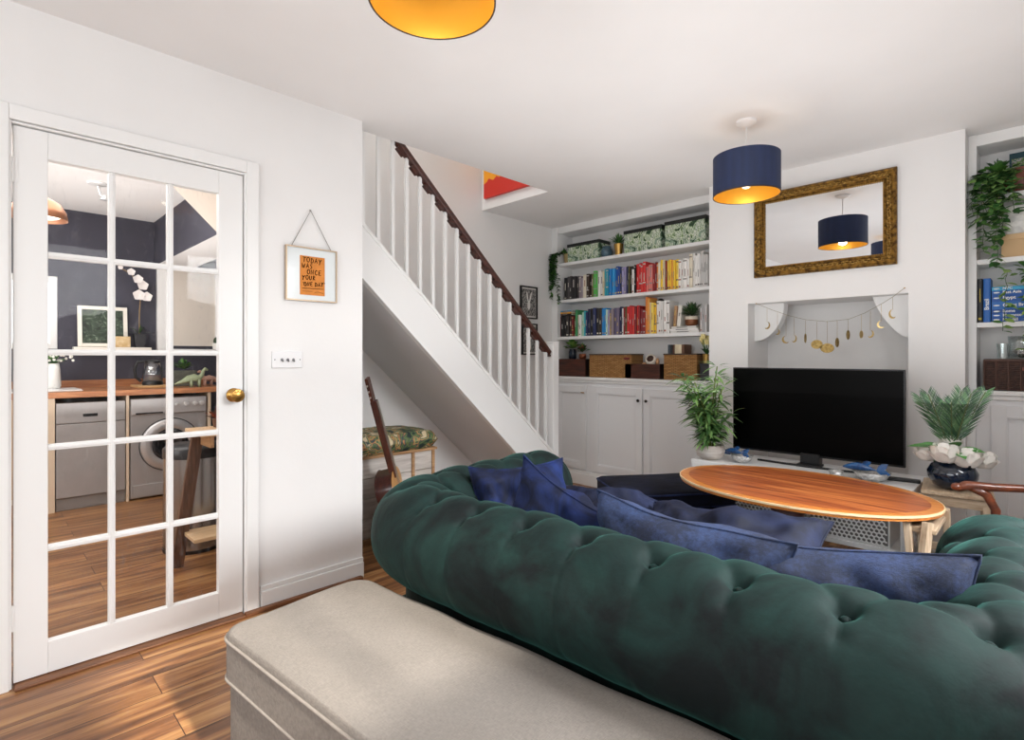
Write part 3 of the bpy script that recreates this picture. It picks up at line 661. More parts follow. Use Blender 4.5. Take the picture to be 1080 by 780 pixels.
# ================================================================ TV unit, TV
TZ = .53; tx0, tx1, ty0, ty1 = -1.585, -.462, 3.165, 3.58
t = thing('television_stand', 'low white television bench with an open lower shelf', 'television stand', ((tx0+tx1)/2, 3.37, 0)); WL = mat('e9e9e8', .35)
B('bench_top', WL, (tx0, tx1, ty0, ty1, TZ-.035, TZ), parent=t, bevel=.003)
B('lower_shelf', WL, (tx0+.03, tx1-.03, ty0+.01, ty1-.01, .195, .22), parent=t, bevel=.002)
for x in (tx0+.002, tx1-.052, (tx0+tx1)/2-.02):
    for y in (ty0+.002, ty1-.052): B('leg', WL, (x, x+.05, y, y+.05, 0, TZ-.035), parent=t, bevel=.002)
B('cable_mess', BLACK, (-.9, -.75, 3.5, 3.56, .235, .26), parent=t)
hexm = None
def hex_basket(x0, x1, label):
    t = thing('storage_basket', label, 'basket', ((x0+x1)/2, 3.32, .22), group='white perforated baskets on the bench shelf')
    y0, y1, z0, z1 = 3.185, 3.45, .222, .385; WP = mat('e6e6e4', .4)
    mb = MB(); mb.box(x0, x1, y0+.003, y0+.005, z0, z1); mb.build('liner', mat('6f6d6a', .6), t)
    mb = MB(); s = .0125; r0 = 0; z = z0+.012
    # front sheet with hexagonal cells drawn as a lattice of thin bars
    row = 0
    while z < z1-.008:
        x = x0+.012+(s*.87 if row % 2 else 0)
        while x < x1-.01:
            for k in range(3):
                a = PI/2+k*2*PI/3; mb.bar((x, y0, z), (x+s*math.cos(a)*.98, y0, z+s*math.sin(a)*.98), .006, .0062)
            x += s*1.74
        z += s*1.5; row += 1
    mb.build('lattice_front', WP, t)
    mb = MB(); mb.box(x0, x1, y0-.002, y0+.006, z1-.010, z1); mb.box(x0, x1, y0-.002, y0+.006, z0, z0+.008); mb.box(x0, x0+.006, y0, y1, z0, z1); mb.box(x1-.006, x1, y0, y1, z0, z1); mb.box(x0, x1, y1-.006, y1, z0, z1); mb.box(x0, x1, y0, y1, z0, z0+.004)
    mb.build('sides', WP, t, bevel=.001)
hex_basket(-1.40, -1.07, 'white perforated basket on the bench shelf, left of the table pedestal')
hex_basket(-.93, -.56, 'white perforated basket on the bench shelf, right of the table pedestal')
tv = thing('television', 'black flat screen television on the white bench', 'television', (-.98, 3.45, TZ))
vx0, vx1 = WX(773, 3.45), WX(955, 3.45); vz0, vz1 = .582, 1.098
mb = MB(); mb.box(vx0, vx1, 3.45, 3.475, vz0, vz1); mb.box(vx0+.15, vx1-.15, 3.475, 3.51, vz0+.05, vz1-.15); mb.build('casing', mat('1b1b1d', .3, .3), tv, bevel=.003)
mb = MB(); mb.box(vx0+.008, vx1-.008, 3.4485, 3.4495, vz0+.012, vz1-.008); mb.build('screen', mat('010101', .3, spec=.06), tv)
cx = (vx0+vx1)/2
mb = MB(); mb.box(cx-.05, cx+.05, 3.43, 3.50, TZ+.012, vz0+.02); mb.tube([(cx-.28, 3.40, TZ+.007), (cx-.12, 3.385, TZ+.007), (cx, 3.38, TZ+.009), (cx+.12, 3.385, TZ+.007), (cx+.28, 3.40, TZ+.007)], .007, 6)
mb.box(cx-.06, cx+.06, 3.38, 3.49, TZ+.001, TZ+.013); mb.build('stand', BLACK, tv, bevel=.002)
t = tag(B('remote_control', BLACK, (-.60, -.46, 3.335, 3.372, TZ+.001, TZ+.017), bevel=.004), 'black remote control at the right end of the television bench', 'remote')
t.rotation_euler = (0, 0, .12)
# ================================================================ bookcases (alcove shelving + cupboards)
SZ = [1.344, 1.697, 2.050]     # tops of shelves near front edge handled below
def alcove(name, x0, x1, lab, labc, doors, posts):
    t = thing(name, lab, 'bookcase', ((x0+x1)/2, YB, .98))
    for z in SZ: B('shelf', TRIM, (x0, x1, YS, YB, z-.014, z+.014), parent=t, bevel=.002)
    B('top_board', TRIM, (x0-.02, x1, YS, YB-.002, 2.352, CE-.001), parent=t, bevel=.002)
    for p in posts: B('upright', TRIM, (p[0], p[1], YS-.012, YB-.002, .98, CE-.001), parent=t, bevel=.002)
    t = thing('built_in_cupboard', labc, 'cupboard', ((x0+x1)/2, YB, 0))
    f = 3.945
    B('counter', TRIM, (x0-.0, x1, f-.025, YB-.002, .955, .98), parent=t, bevel=.004)
    B('moulding', TRIM, (x0, x1, f-.012, f, .93, .955), parent=t, bevel=.004)
    B('carcass', GREYW, (x0, x1, f, YB-.003, 0, .955), parent=t)
    B('filler', TRIM, (posts[0][0], posts[0][1]-.0005, f-.018, YB-.003, 0, .9795), parent=t)
    B('plinth', TRIM, (x0, x1, f-.022, f, 0, .10), (x0, x1, f-.016, f, .10, .125), parent=t, bevel=.003)
    for (a, b, kx, km) in doors:
        w = .062; z0, z1 = .14, .90
        mb = MB(); g = f-.018
        mb.box(a, a+w, g, f, z0, z1); mb.box(b-w, b, g, f, z0, z1); mb.box(a+w, b-w, g, f, z0, z0+w); mb.box(a+w, b-w, g, f, z1-w, z1)
        mb.box(a+w, b-w, f-.006, f-.001, z0+w, z1-w)
        q = w+.008
        mb.box(a+w, a+q, g+.004, f, z0+w, z1-w); mb.box(b-q, b-w, g+.004, f, z0+w, z1-w); mb.box(a+q, b-q, g+.004, f, z0+w, z0+q); mb.box(a+q, b-q, g+.004, f, z1-q, z1-w)
        d = mb.build('door', GREYW, t, bevel=.0015)
        if kx is not None:
            K = Matrix.Translation((kx, g, .80)) @ Matrix.Rotation(PI/2, 4, 'X')
            mb = MB(); mb.lathe([(.006, 0), (.005, .008), (.012, .014), (.013, .019), (.009, .023), (0, .024)], M=K, seg=14); mb.build('knob', km, d, smooth=True)
DK = mat('2b2420', .3, .8)
alcove('bookcase', -3.371, xa-.001, 'white built-in alcove shelving left of the chimney breast', 'pale grey built-in cupboard under the left alcove shelves',
       [(-3.345, -2.985, None, BRASS), (-2.915, -2.40, -2.43, DK), (-2.385, -1.86, -2.355, DK)], [(XO+.001, -3.371)])
o = B('catch', BRASS, (-3.03, -3.0, 3.915, 3.927, .835, .843), parent=[x for x in bpy.data.objects if x.name.startswith('built_in_cupboard')][0])
alcove('bookcase', -.294, 1.04, 'white built-in alcove shelving right of the chimney breast', 'pale built-in cupboard under the right alcove shelves',
       [(-.23, .36, None, DK), (.39, .98, .42, DK)], [(xb+.001, -.294)])
# ---- books
ordn = ['first', 'second', 'third', 'fourth', 'fifth', 'sixth', 'seventh', 'eighth', 'ninth', 'tenth', 'eleventh', 'twelfth', 'thirteenth', 'fourteenth', 'fifteenth', 'sixteenth']
def book(x0, x1, y, z, h, d, col, lab, group, lean=0, band=None, flat=False, titlem=None):
    w = x1-x0; mb = MB(); M = Matrix.Translation(((x0+x1)/2, y, z)) @ Matrix.Rotation(lean, 4, 'Y')
    mb.cm = 0
    if not flat:
        w2 = w/2-.0005; c = .0016
        poly = [(-w2, d), (-w2, .002), (-w2*.6, -.001), (0, -.002), (w2*.6, -.001), (w2, .002), (w2, d), (w2-c, d), (w2-c, .004), (-w2+c, .004), (-w2+c, d)]
        mb.prism(poly, 2, 0, h, M)
        mb.cm = 1; mb.box(-w2+c, w2-c, .004, d-.004, .003, h-.003, M)
        mb.cm = 2
        rr = random.Random(int(x0*9999)+int(h*7777))
        if w > .008:
            a = h*rr.uniform(.3, .55); b_ = a+h*rr.uniform(.12, .34); q_ = rr.uniform(.14, .26); mb.box(-w2*q_, w2*q_, -.0032, -.0015, a, b_, M)
            if rr.random() < .6: mb.box(-w2*.6, w2*.6, -.0028, -.0008, h*.06, h*.11, M)
            if band: mb.box(-w2*.95, w2*.95, -.003, .0018, h*.30, h*.34, M); mb.box(-w2*.95, w2*.95, -.003, .0018, h*.90, h*.94, M)
    else:
        w2 = w/2; c = .002
        mb.prism([(d, 0), (0.0, 0), (-.002, h*.5), (0, h), (d, h), (d, h-c), (.004, h-c), (.004, c), (d, c)], 0, -w2, w2, M)
        mb.cm = 1; mb.box(-w2+.003, w2-.003, .004, d-.004, c, h-c, M); mb.cm = 2
        mb.box(-w2*.55, w2*.3, -.0032, -.001, h*.35, h*.65, M)
    tm = titlem or mat(random.Random(int(x0*5555)).choice(['cfc8b8', 'c9b26a', 'b9b4ae', '8d8a88'] if sum(rgb(col)[:3]) < 1.1 else ['6a6460', '8c867e', 'a05a4a']), .6)
    o = mb.build('book', [mat(col, .5), mat('e9e2d0', .8), tm], origin=((x0+x1)/2, y, z))
    return tag(o, lab, 'book', group)
names = {'k': ('black', ['1b1a1c', '262325', '2f2b2b']), 'g': ('dark grey', ['4a4546', '3a3638']), 'm': ('mauve grey', ['8d8087', 'a397a0']), 'c': ('cream', ['e3d9c4', 'd9cba8']), 'n': ('dark brown', ['3e2d22', '2c2119']),
 'o': ('olive', ['6c6a3c', '54512c']), 'G': ('green', ['4fae4a', '3a8f57']), 'w': ('white', ['e6e4e0', 'dcdad6', 'efece8']), 't': ('turquoise', ['2aa3b5', '1d8fa8']), 'b': ('bright blue', ['1f7fc4', '2b93d1']),
 'B': ('cobalt blue', ['1d4fa0', '23458f']), 'v': ('navy', ['27305c', '1e2547']), 'l': ('lilac', ['9d97bd', '8c86ad']), 'r': ('red', ['cc2a2c', 'c0262a', 'd63a33']), 'R': ('dark red', ['8f2023', '7c1b20']),
 's': ('salmon', ['dc7b72', 'e0928a']), 'O': ('orange', ['e0853a', 'e6a04a']), 'y': ('yellow', ['edc53a', 'f0d35c', 'e9b92e']), 'p': ('purple grey', ['5d5470', '74697f']), 'q': ('pale green', ['a9cfb6', 'bcd8c4'])}
def row(spec, px0, Y, z, shelf, group, lh):
    cnt = {}; tot = {}
    for s in spec: tot[s[0]] = tot.get(s[0], 0)+1
    p = px0; rr = random.Random(len(spec)+int(z*100))
    for i, s in enumerate(spec):
        k, w, h = s[0], s[1], s[2]; lean = s[3] if len(s) > 3 else 0
        a, b = WX(p, Y), WX(p+w, Y); p += w
        if k == '_': continue
        j = cnt.get(k, 0); cnt[k] = j+1
        nm, cols = names[k]
        lab = ('only %s book in the %s' % (nm, shelf)) if tot[k] == 1 else '%s of the %s books from the left in the %s' % (ordn[j], nm, shelf)
        book(a+.0004, b-.0004, Y+rr.uniform(.002, .022), z, h*.01*rr.uniform(.955, 1.02), .155, cols[j % len(cols)], lab, group, lean, band=(rr.random() < .25))
upper = [('k', 3, 22), ('g', 2.6, 22), ('g', 2.4, 22), ('k', 5, 22), ('g', 2.5, 22.5), ('m', 2.2, 22), ('m', 2, 20), ('c', 4, 22), ('n', 3, 22), ('n', 2.5, 22.5), ('o', 1.8, 22), ('G', 4, 23.5), ('w', 3, 23.5), ('w', 2.6, 23), ('c', 2, 22),
 ('t', 2.2, 24.5), ('t', 2.6, 25), ('b', 2.4, 24), ('b', 3, 25), ('b', 2, 24), ('B', 2.4, 25), ('B', 2.2, 25), ('v', 2, 24), ('l', 2.4, 24), ('l', 1.8, 23.5), ('v', 2, 25), ('o', 1.8, 25), ('k', 2.6, 25), ('w', 2.2, 20.5), ('k', 1.6, 24.5),
 ('r', 3, 26), ('r', 2.4, 26), ('r', 2.2, 25), ('r', 3, 26), ('s', 2.2, 22.5), ('s', 2.0, 23), ('s', 3, 23.5), ('R', 2.2, 23.5), ('R', 2.0, 24.5), ('O', 1.8, 23), ('c', 2.4, 23.5), ('y', 2.6, 25.5), ('c', 2, 25), ('R', 1.6, 25.5), ('y', 2.2, 24.5), ('y', 3, 25.5), ('O', 1.8, 24), ('y', 2.4, 25), ('y', 2.6, 25),
 ('w', 3, 24), ('w', 2.6, 24), ('w', 4, 25), ('w', 2.2, 24), ('c', 3.2, 28), ('w', 3, 28), ('w', 2.4, 26), ('w', 3, 26.5), ('w', 3, 27.5)]
row(upper, 594, YS+.02, SZ[1]+.0145, 'upper row of books', 'books in the upper row of the left alcove', 0)
# five matching grey-white volumes at the right end
x = WX(738.2, YS+.03)
for k in range(5):
    book(x, x+.0135, YS+.02, SZ[1]+.0145, .25, .15, 'd5d3d1', 'pale matching series volume at the right end of the upper row of books', 'matching pale volumes at the right end of the upper row', titlem=mat('77726e', .6)); x += .0139
    if x > xa-.02: break
lower = [('G', 2, 20), ('R', 2, 20), ('k', 3.5, 20.5), ('k', 3, 20.5), ('k', 3.5, 20.5), ('n', 2.6, 20.5), ('R', 1.6, 19), ('o', 1.8, 18), ('G', 2.4, 24.5), ('c', 1.8, 21), ('w', 2.2, 20), ('q', 2.4, 23), ('t', 2, 23.5), ('v', 2, 22), ('v', 2.6, 26), ('k', 3.2, 26), ('v', 3, 26), ('k', 3, 26), ('n', 3, 26), ('b', 2.6, 25), ('b', 2.4, 25), ('q', 1.8, 23),
 ('l', 1.8, 23), ('y', 1.6, 20), ('m', 3, 23.5), ('p', 3, 24), ('p', 2.4, 24.5), ('v', 2.4, 24.5), ('w', 1.4, 24), ('R', 1.8, 25), ('o', 2, 25),
 ('r', 3, 25), ('r', 2.8, 25.5), ('r', 2.4, 25), ('R', 2.2, 25), ('r', 2, 25.5), ('R', 2, 24), ('R', 3, 22.5), ('R', 2.4, 21.5), ('O', 2.4, 31), ('O', 2.2, 30), ('c', 1.8, 27), ('y', 3, 27), ('y', 2, 26),
 ('w', 3, 27), ('w', 2.6, 27), ('w', 2.4, 27), ('w', 3, 27), ('w', 3, 27)]
row(lower, 586, YS+.02, SZ[0]+.0145, 'lower row of books', 'books in the lower row of the left alcove', 0)
y = YS+.012
zt = SZ[0]+.0145+.205
for i, (c, nm, hh) in enumerate((('3a2c26', 'brown', .014), ('d99b2b', 'amber', .016), ('2c86b8', 'blue', .012))):
    book(WX(591, y), WX(602, y), y+.004, zt+.0005, hh, .12, c, '%s book lying flat on top of the black books in the lower row' % nm, 'books lying flat on the lower row', flat=True); zt += hh+.0008
zt = SZ[0]+.0145
for i, (a, b, c, nm) in enumerate(((707, 737, 'dddbd7', 'bottom'), (706, 736, 'e9e7e4', 'middle'), (708, 734, 'd8d5cf', 'top'))):
    book(WX(a, y), WX(b, y), y+.004, zt, .017, .15, c, 'white book lying flat, %s one of the stack of three under the grassy pot' % nm, 'white books lying flat under the grassy pot', flat=True, titlem=mat('6a6763', .6)); zt += .0175
book(WX(709.5, y), WX(712.5, y), y+.006, zt+.001, .165, .13, 'a9825c', 'tan book leaning on top of the white stack in the lower row', 'books leaning on the white stack', lean=.06)
book(WX(713, y), WX(717, y), y+.006, zt+.001, .17, .13, 'e2ddd3', 'pale book leaning on top of the white stack beside the tan one', 'books leaning on the white stack', lean=.10)
x = WX(737.6, y)
for k in range(3):
    book(x, x+.018, y+.01, SZ[0]+.0145, .20-.012*(k == 0)+.008*k, .15, ('c9c7c6', 'b5b4b4', 'd6d4d2')[k], ('short', 'middle', 'tall')[k]+' grey book at the right end of the lower row, behind the tulips', 'grey books behind the tulips'); x += .0188
# headphone-like dark arch behind the white books
mb = MB(); xc = WX(695.5, YS+.06); mb.tube([(xc-.045+.09*k/10, YS+.06+.02, SZ[0]+.30-.045*abs(k/5-1)**2.2) for k in range(11)], .011, 8)
tag(mb.build('headband', mat('251b18', .5), smooth=True, origin=(xc, YS+.08, SZ[0]+.03)), 'dark curved headband resting on the orange and white books', 'headphones')
# ---- foliage helpers
GR = [mat('2f5a2a', .5, var=.35, scale=14), mat('4c7a34', .5, var=.3, scale=14), mat('24431f', .5, var=.3, scale=14), mat('7d9c4a', .5, var=.2, scale=14)]
def bush(t, c, r, n, L, W, mats, seed, up=.5, droop=.15, name='foliage', zs=1, shape=1.0, nn=3):
    rr = random.Random(seed); mb = MB()
    for k in range(n):
        mb.cm = rr.randrange(len(mats))
        a = rr.uniform(0, 2*PI); e = rr.uniform(-.2, 1)*PI/2; q = rr.uniform(.0, .65)
        d = Vector((math.cos(a)*math.cos(e), math.sin(a)*math.cos(e), math.sin(e)*zs+up)).normalized()
        p = Vector(c)+Vector((d.x*r*q, d.y*r*q, d.z*r*q))
        mb.leaf(p, d, (rr.uniform(-.3, .3), rr.uniform(-.3, .3), 1), L*rr.uniform(.6, 1.1), W*rr.uniform(.7, 1.1), droop, nn, shape)
    return mb.build(name, mats, t)
def pot(t, x, y, z, prof, m, name='pot', seg=24):
    mb = MB(); mb.lathe(prof, (x, y, z), seg); o = mb.build(name, m, t, smooth=True, auto=50)
    return o
def soil(t, x, y, z, r): mb = MB(); mb.lathe([(0, 0), (r, 0), (r*.8, .004), (0, .008)], (x, y, z), 14); mb.build('soil', mat('2a1d14', .9), t)
def vines(t, starts, seed, nmin, nmax, L, W, mats, fwd=(0, -1, 0), stemc='3f5a2a', sway=.02, step=.022, push=.03):
    rr = random.Random(seed); ms = MB(); ml = MB()
    for s in starts:
        p = Vector(s[:3]); ln = s[3]; pts = [p.copy()]; d = Vector((fwd[0]+rr.uniform(-.5, .5), fwd[1], .25))
        travelled = 0
        while travelled < ln:
            f = min(1, travelled/.10)
            dd = (d*(1-f)+Vector((rr.uniform(-.35, .35), rr.uniform(-.3, .3)*(.6), -1))*f).normalized()
            p = p+dd*step; travelled += step; pts.append(p.copy())
            for q in range(rr.randint(nmin, nmax)):
                a = rr.uniform(0, 2*PI); ml.cm = rr.randrange(len(mats))
                dl = Vector((math.cos(a), math.sin(a)*.8-.25, rr.uniform(-.7, .35)))
                ml.leaf(p, dl, (rr.uniform(-.5, .5), rr.uniform(-.7, .0), 1), L*rr.uniform(.7, 1.15), W*rr.uniform(.8, 1.1), .15, 3, .85)
        ms.tube(pts, .0014, 4)
    ms.build('vine', mat(stemc, .6), t); return ml.build('leaves', mats, t)
# ---- top shelf of left alcove
T0 = SZ[2]+.0145; PP = leafprint('palm_print', ['24422a', '7f9f63', 'dfe3d2', '5d8650', 'e9ebe0', '3a6136', '9fb7a2', '2c4a30'], 5, 2.5)
LIDB = mat('181c1a', .5)
def pbox(px0, px1, zt, lab, rot=0, d=.17, y=YS+.012, lift=0):
    x0, x1 = WX(px0, y), WX(px1, y); cx, w = (x0+x1)/2, x1-x0
    t = thing('storage_box', lab, 'storage box', (cx, y, T0), rot, group='palm print boxes on the top shelf', local=True)
    h = zt-T0
    mb = MB(); mb.box(-w/2+.004, w/2-.004, 0.004, d, 0, h-.03); mb.build('box_body', PP, t, bevel=.002)
    mb = MB(); mb.box(-w/2, w/2, 0, d+.004, h-.03, h); mb.build('lid', LIDB, t, bevel=.002)
y = YS+.012
pbox(598, 632, T0+.17, 'palm print storage box with dark lid at the left end of the top shelf', rot=-.0, d=.17)
pbox(657.5, 698, T0+.195, 'palm print storage box with dark lid in the middle of the top shelf')
pbox(700.5, 744.5, T0+.205, 'palm print storage box with dark lid at the right end of the top shelf')
x = WX(640, y+.06); t = tag(thing('ceramic_vase', '', '', (x, y+.06, T0)), 'small blue grey ceramic vase beside the left palm print box', 'vase')
pot(t, x, y+.06, T0, [(.03, 0), (.05, .02), (.056, .05), (.045, .08), (.036, .09), (.042, .10), (.036, .10), (.03, .088), (0, .08)], mat('4c6572', .35, var=.3, scale=25), 'vase_body')
x = WX(652.5, y+.04); t = thing('potted_grass', 'grassy plant in a small gold pot on the top shelf', 'potted plant', (x, y+.04, T0))
pot(t, x, y+.04, T0, [(.03, 0), (.042, .10), (.038, .10), (.028, .01)], mat('b08a4a', .3, .8)); bush(t, (x, y+.04, T0+.09), .05, 150, .115, .009, GR[:3], 5, up=.9, droop=.3)
x = WX(596, y+.03); t = thing('trailing_plant', 'trailing plant in a tan pot hanging over the left end of the alcove shelves', 'potted plant', (x, y, T0))
pot(t, x+.02, y+.05, T0, [(.034, 0), (.044, .09), (.038, .09), (.03, .01)], mat('a08a5a', .5))
sts = [(x-.01+random.uniform(-.05, .03), y-.0, T0+.09, random.uniform(.25, .55)) for k in range(9)]
vines(t, sts, 3, 3, 4, .036, .022, GR[:3], fwd=(-.55, -.8, 0)); bush(t, (x, y+.03, T0+.08), .07, 50, .04, .026, GR[:3], 8, up=.3)
# ---- lower row plant
x = WX(729.5, y+.05); z = SZ[0]+.0145+.054; t = thing('potted_grass', 'bushy grassy plant in a copper and cream pot on the white book stack', 'potted plant', (x, y+.05, z))
pot(t, x, y+.05, z, [(.038, 0), (.05, .015), (.052, .05), (.05, .05)], mat('7a4a2c', .35, .4)); pot(t, x, y+.05, z+.0501, [(.052, 0), (.05, .025), (.044, .025), (.044, 0)], mat('d8cdbb', .5), 'pot_rim')
bush(t, (x, y+.05, z+.08), .09, 380, .095, .008, [GR[0], GR[2], mat('5a6b45', .5)], 6, up=.55, droop=.3)
# ---- counter row of left alcove
Z0 = .98; y = YS-.02
def crate(px0, px1, h, lab, d=.16, yy=y):
    x0, x1 = WX(px0, yy), WX(px1, yy); t = thing('wooden_crate', lab, 'crate', ((x0+x1)/2, yy, Z0), group='dark wooden crates on the left alcove counter')
    w = .01; mb = MB(); mb.box(x0, x1, yy, yy+w, Z0, Z0+h); mb.box(x0, x1, yy+d-w, yy+d, Z0, Z0+h); mb.build('long_side', DARKW, t, bevel=.0015)
    mb = MB(); mb.box(x0, x0+w, yy+w, yy+d-w, Z0, Z0+h); mb.box(x1-w, x1, yy+w, yy+d-w, Z0, Z0+h); mb.build('end_panel', mat('1d1210', .5), t); mb = MB(); mb.box(x0+w, x1-w, yy+w, yy+d-w, Z0, Z0+h-.012); mb.build('contents', mat('3a2419', .7), t)
    return x0, x1
crate(589, 617, .165, 'dark wooden crate at the left end of the counter under two small plants')
crate(659, 695.5, .125, 'dark wooden crate with white ornament on top, right of the rattan basket')
x = WX(604, y+.07); z = Z0+.1535; t = thing('potted_plant', 'leafy plant in a dark blue vase on the left wooden crate', 'potted plant', (x, y+.07, z))
pot(t, x, y+.07, z, [(.025, 0), (.036, .02), (.038, .08), (.03, .105), (.026, .105), (.026, .09)], mat('15202e', .25)); bush(t, (x, y+.07, z+.11), .09, 120, .055, .030, [GR[3], GR[1]], 9, up=.4)
x = WX(614.5, y+.05); t = thing('potted_plant', 'small plant in a faceted copper pot on the left wooden crate', 'potted plant', (x, y+.05, z))
pot(t, x, y+.05, z, [(.02, 0), (.04, .025), (.034, .06), (.028, .06)], mat('8a5238', .3, .75), seg=6); bush(t, (x, y+.05, z+.075), .085, 130, .050, .022, [GR[0], GR[1], mat('7d4a3c', .6)], 10, up=.5)
def rattan(px0, px1, h, lab, d=.19, hole=None, yy=y):
    x0, x1 = WX(px0, yy), WX(px1, yy); cx = (x0+x1)/2; t = thing('rattan_basket', lab, 'basket', (cx, yy, Z0))
    RT = weave('b98a52', '9a6c38', 'rattan%d' % px0, 55, 95); w = .012; mb = MB()
    for a in ((x0, x1, yy, yy+w, Z0, Z0+h), (x0, x1, yy+d-w, yy+d, Z0, Z0+h), (x0, x0+w, yy+w, yy+d-w, Z0, Z0+h), (x1-w, x1, yy+w, yy+d-w, Z0, Z0+h), (x0+w, x1-w, yy+w, yy+d-w, Z0, Z0+.01)): mb.box(*a)
    mb.build('woven_body', RT, t, bevel=.004)
    mb = MB(); mb.tube([(x0, yy, Z0+h), (x1, yy, Z0+h), (x1, yy+d, Z0+h), (x0, yy+d, Z0+h)], .006, 6, close=True); mb.build('rim', mat('4a3a30', .7), t)
    if hole:
        hx = WX(hole, yy); mb = MB(); mb.sphere((hx, yy-.001, Z0+h-.035), (.035, .004, .012), 14, 6); mb.build('hand_hole', mat('6b1f1c', .6), t)
    return x0, x1
rattan(621.5, 666, .205, 'large woven rattan basket between the two dark wooden crates', hole=661)
rx0, rx1 = rattan(700, 735, .205, 'woven rattan box of albums behind the bamboo plant', d=.17)
bx = rx0+.02
for k, (c, w, nm) in enumerate((('3c4650', .022, 'slate'), ('22201f', .018, 'black'), ('5a3322', .014, 'brown'), ('d8c9ab', .06, 'cream'), ('6a4630', .02, 'tan'))):
    book(bx, bx+w, y+.03, Z0+.014, .27, .13, c, '%s album standing in the rattan box under the lower book shelf' % nm, 'albums standing in the rattan box'); bx += w+.002
x = WX(686, y+.05); z = Z0+.1145; t = thing('shell_ornament', 'white open shell ornament on the right wooden crate', 'ornament', (x, y+.06, z))
mb = MB(); Mx = Matrix.Translation((x, y+.06, z+.045)) @ Matrix.Rotation(.5, 4, 'Y') @ Matrix.Rotation(1.1, 4, 'X')
mb.lathe([(0, -.055), (.03, -.045), (.046, -.02), (.048, .01), (.036, .03), (.030, .03), (.038, .01), (.03, -.03), (0, -.04)], seg=20, M=Mx); mb.build('shell_body', mat('e2d9cc', .5, var=.15, scale=40), t, smooth=True)
mb = MB(); mb.lathe([(0, .0), (.034, .012), (0, .014)], seg=16, M=Mx); mb.build('dark_inside', mat('3a2013', .6), t)
mb = MB(); mb.sphere((x+.055, y+.07, z+.03), (.016, .016, .03), 10, 8); mb.sphere((x-.05, y+.05, z+.012), (.03, .02, .012), 10, 6); mb.build('shell_tips', mat('b98a62', .5), t, smooth=True)
# tulips vase at right end
x = WX(741, YS-.04); yy = YS-.04; t = thing('dark_box', 'dark square box at the right end of the left alcove counter', 'box', (x, yy, Z0))
mb = MB(); mb.box(x-.02, xa-.002, yy-.0, yy+.14, Z0, Z0+.12); mb.build('box_body', mat('2b2a2e', .5), t); mb = MB(); mb.box(x-.023, xa-.001, yy-.003, yy+.143, Z0+.12, Z0+.135); mb.build('lid', mat('232226', .5), t)
zz = Z0+.1355; x = x+.01; t = thing('tulip_vase', 'small gold vase of cream tulips at the right end of the left alcove', 'vase', (x, yy+.05, zz))
pot(t, x, yy+.05, zz, [(.024, 0), (.032, .07), (.028, .07), (.02, .006)], mat('b08d4e', .3, .8))
mb = MB(); ms = MB(); ml = MB(); rr = random.Random(2)
for k in range(7):
    a = k*2*PI/7; e = Vector((x+.028*math.cos(a), yy+.03+.03*math.sin(a), zz+.14+.02*(k % 3)))
    ms.tube([(x, yy+.05, zz+.06), (x+.01*math.cos(a), yy+.05+.01*math.sin(a), zz+.1), tuple(e)], .0025, 5)
    for q in range(5):
        b = q*2*PI/5; d = Vector((math.cos(b)*.45, math.sin(b)*.45, 1)); mb.leaf(e, d, (-math.cos(b), -math.sin(b), .3), .05, .034, -.05, 4, .8, fold=.3)
for k in range(12):
    a = rr.uniform(0, 2*PI); ml.leaf((x, yy+.05, zz+.06), (math.cos(a)*.6, math.sin(a)*.6, 1), (0, 0, 1), .10, .022, .3, 4)
ms.build('stems', GR[1], t); ml.build('tulip_leaves', GR[0], t); mb.build('blooms', mat('e8dc9e', .6, var=.1, scale=30), t, smooth=True)
# ================================================================ right alcove contents
y = YS+.01
x0 = -.22; t = thing('trailing_plant', 'leafy trailing plant in a dark pot spilling over the top right shelves', 'potted plant', (x0, y, T0))
pot(t, x0+.02, y+.05, T0, [(.04, 0), (.055, .11), (.05, .11), (.035, .01)], mat('26312f', .4)); soil(t, x0+.02, y+.05, T0+.09, .045)
sts = [(x0+random.uniform(-.045, .09), y-.0+random.uniform(-.01, .02), T0+.11, random.uniform(.2, .58)*(1 if k % 3 else .55)) for k in range(14)]
vines(t, sts, 12, 2, 3, .050, .032, [mat('3d6a35', .5, var=.3, scale=14), mat('5c8a48', .5, var=.3, scale=14), mat('7fa45c', .5, var=.3, scale=20), GR[0]], fwd=(-.2, -.9, 0)); bush(t, (x0+.01, y+.02, T0+.11), .10, 90, .05, .032, GR[:2], 18, up=.25)
t = thing('small_painting', 'small dark painting of plants propped on the top right shelf', 'painting', (-.02, y+.1, T0))
mb = MB(); M = Matrix.Translation((0, y+.11, T0)) @ Matrix.Rotation(-.12, 4, 'X'); mb.box(-.165, .16, 0, .015, 0.001, .25, M); mb.build('board', mat('1f4550', .5), t)
mb = MB(); mb.box(-.155, .15, -.002, 0, .012, .215, M); mb.build('painted_plants', leafprint('paintpl', ['1f3c3a', '2e6a45', '8fae62', '1a2c38', 'd7c9c9', '3b7a56'], 14, 2), t)
t = thing('leather_satchel', 'brown leather satchel on the top right shelf beside the trailing plant', 'bag', (0, y, T0)); LE = mat('6d3b30', .45, var=.25, scale=20, bump=.2)
sx0 = WX(1056, y); mb = MB(); puff(mb, sx0, sx0+.30, y-.005, y+.09, T0, T0+.13, 12, p=.2); mb.build('satchel_body', LE, t, smooth=True)
mb = MB(); mb.box(sx0+.005, sx0+.295, y-.016, y-.006, T0+.065, T0+.128); mb.build('flap', mat('7a4436', .45, var=.2, scale=20), t, bevel=.004)
mb = MB(); mb.box(sx0+.03, sx0+.06, y-.022, y-.016, T0+.04, T0+.12); mb.box(sx0+.24, sx0+.27, y-.022, y-.016, T0+.04, T0+.12); mb.build('strap', mat('5a2c24', .45), t, bevel=.002)
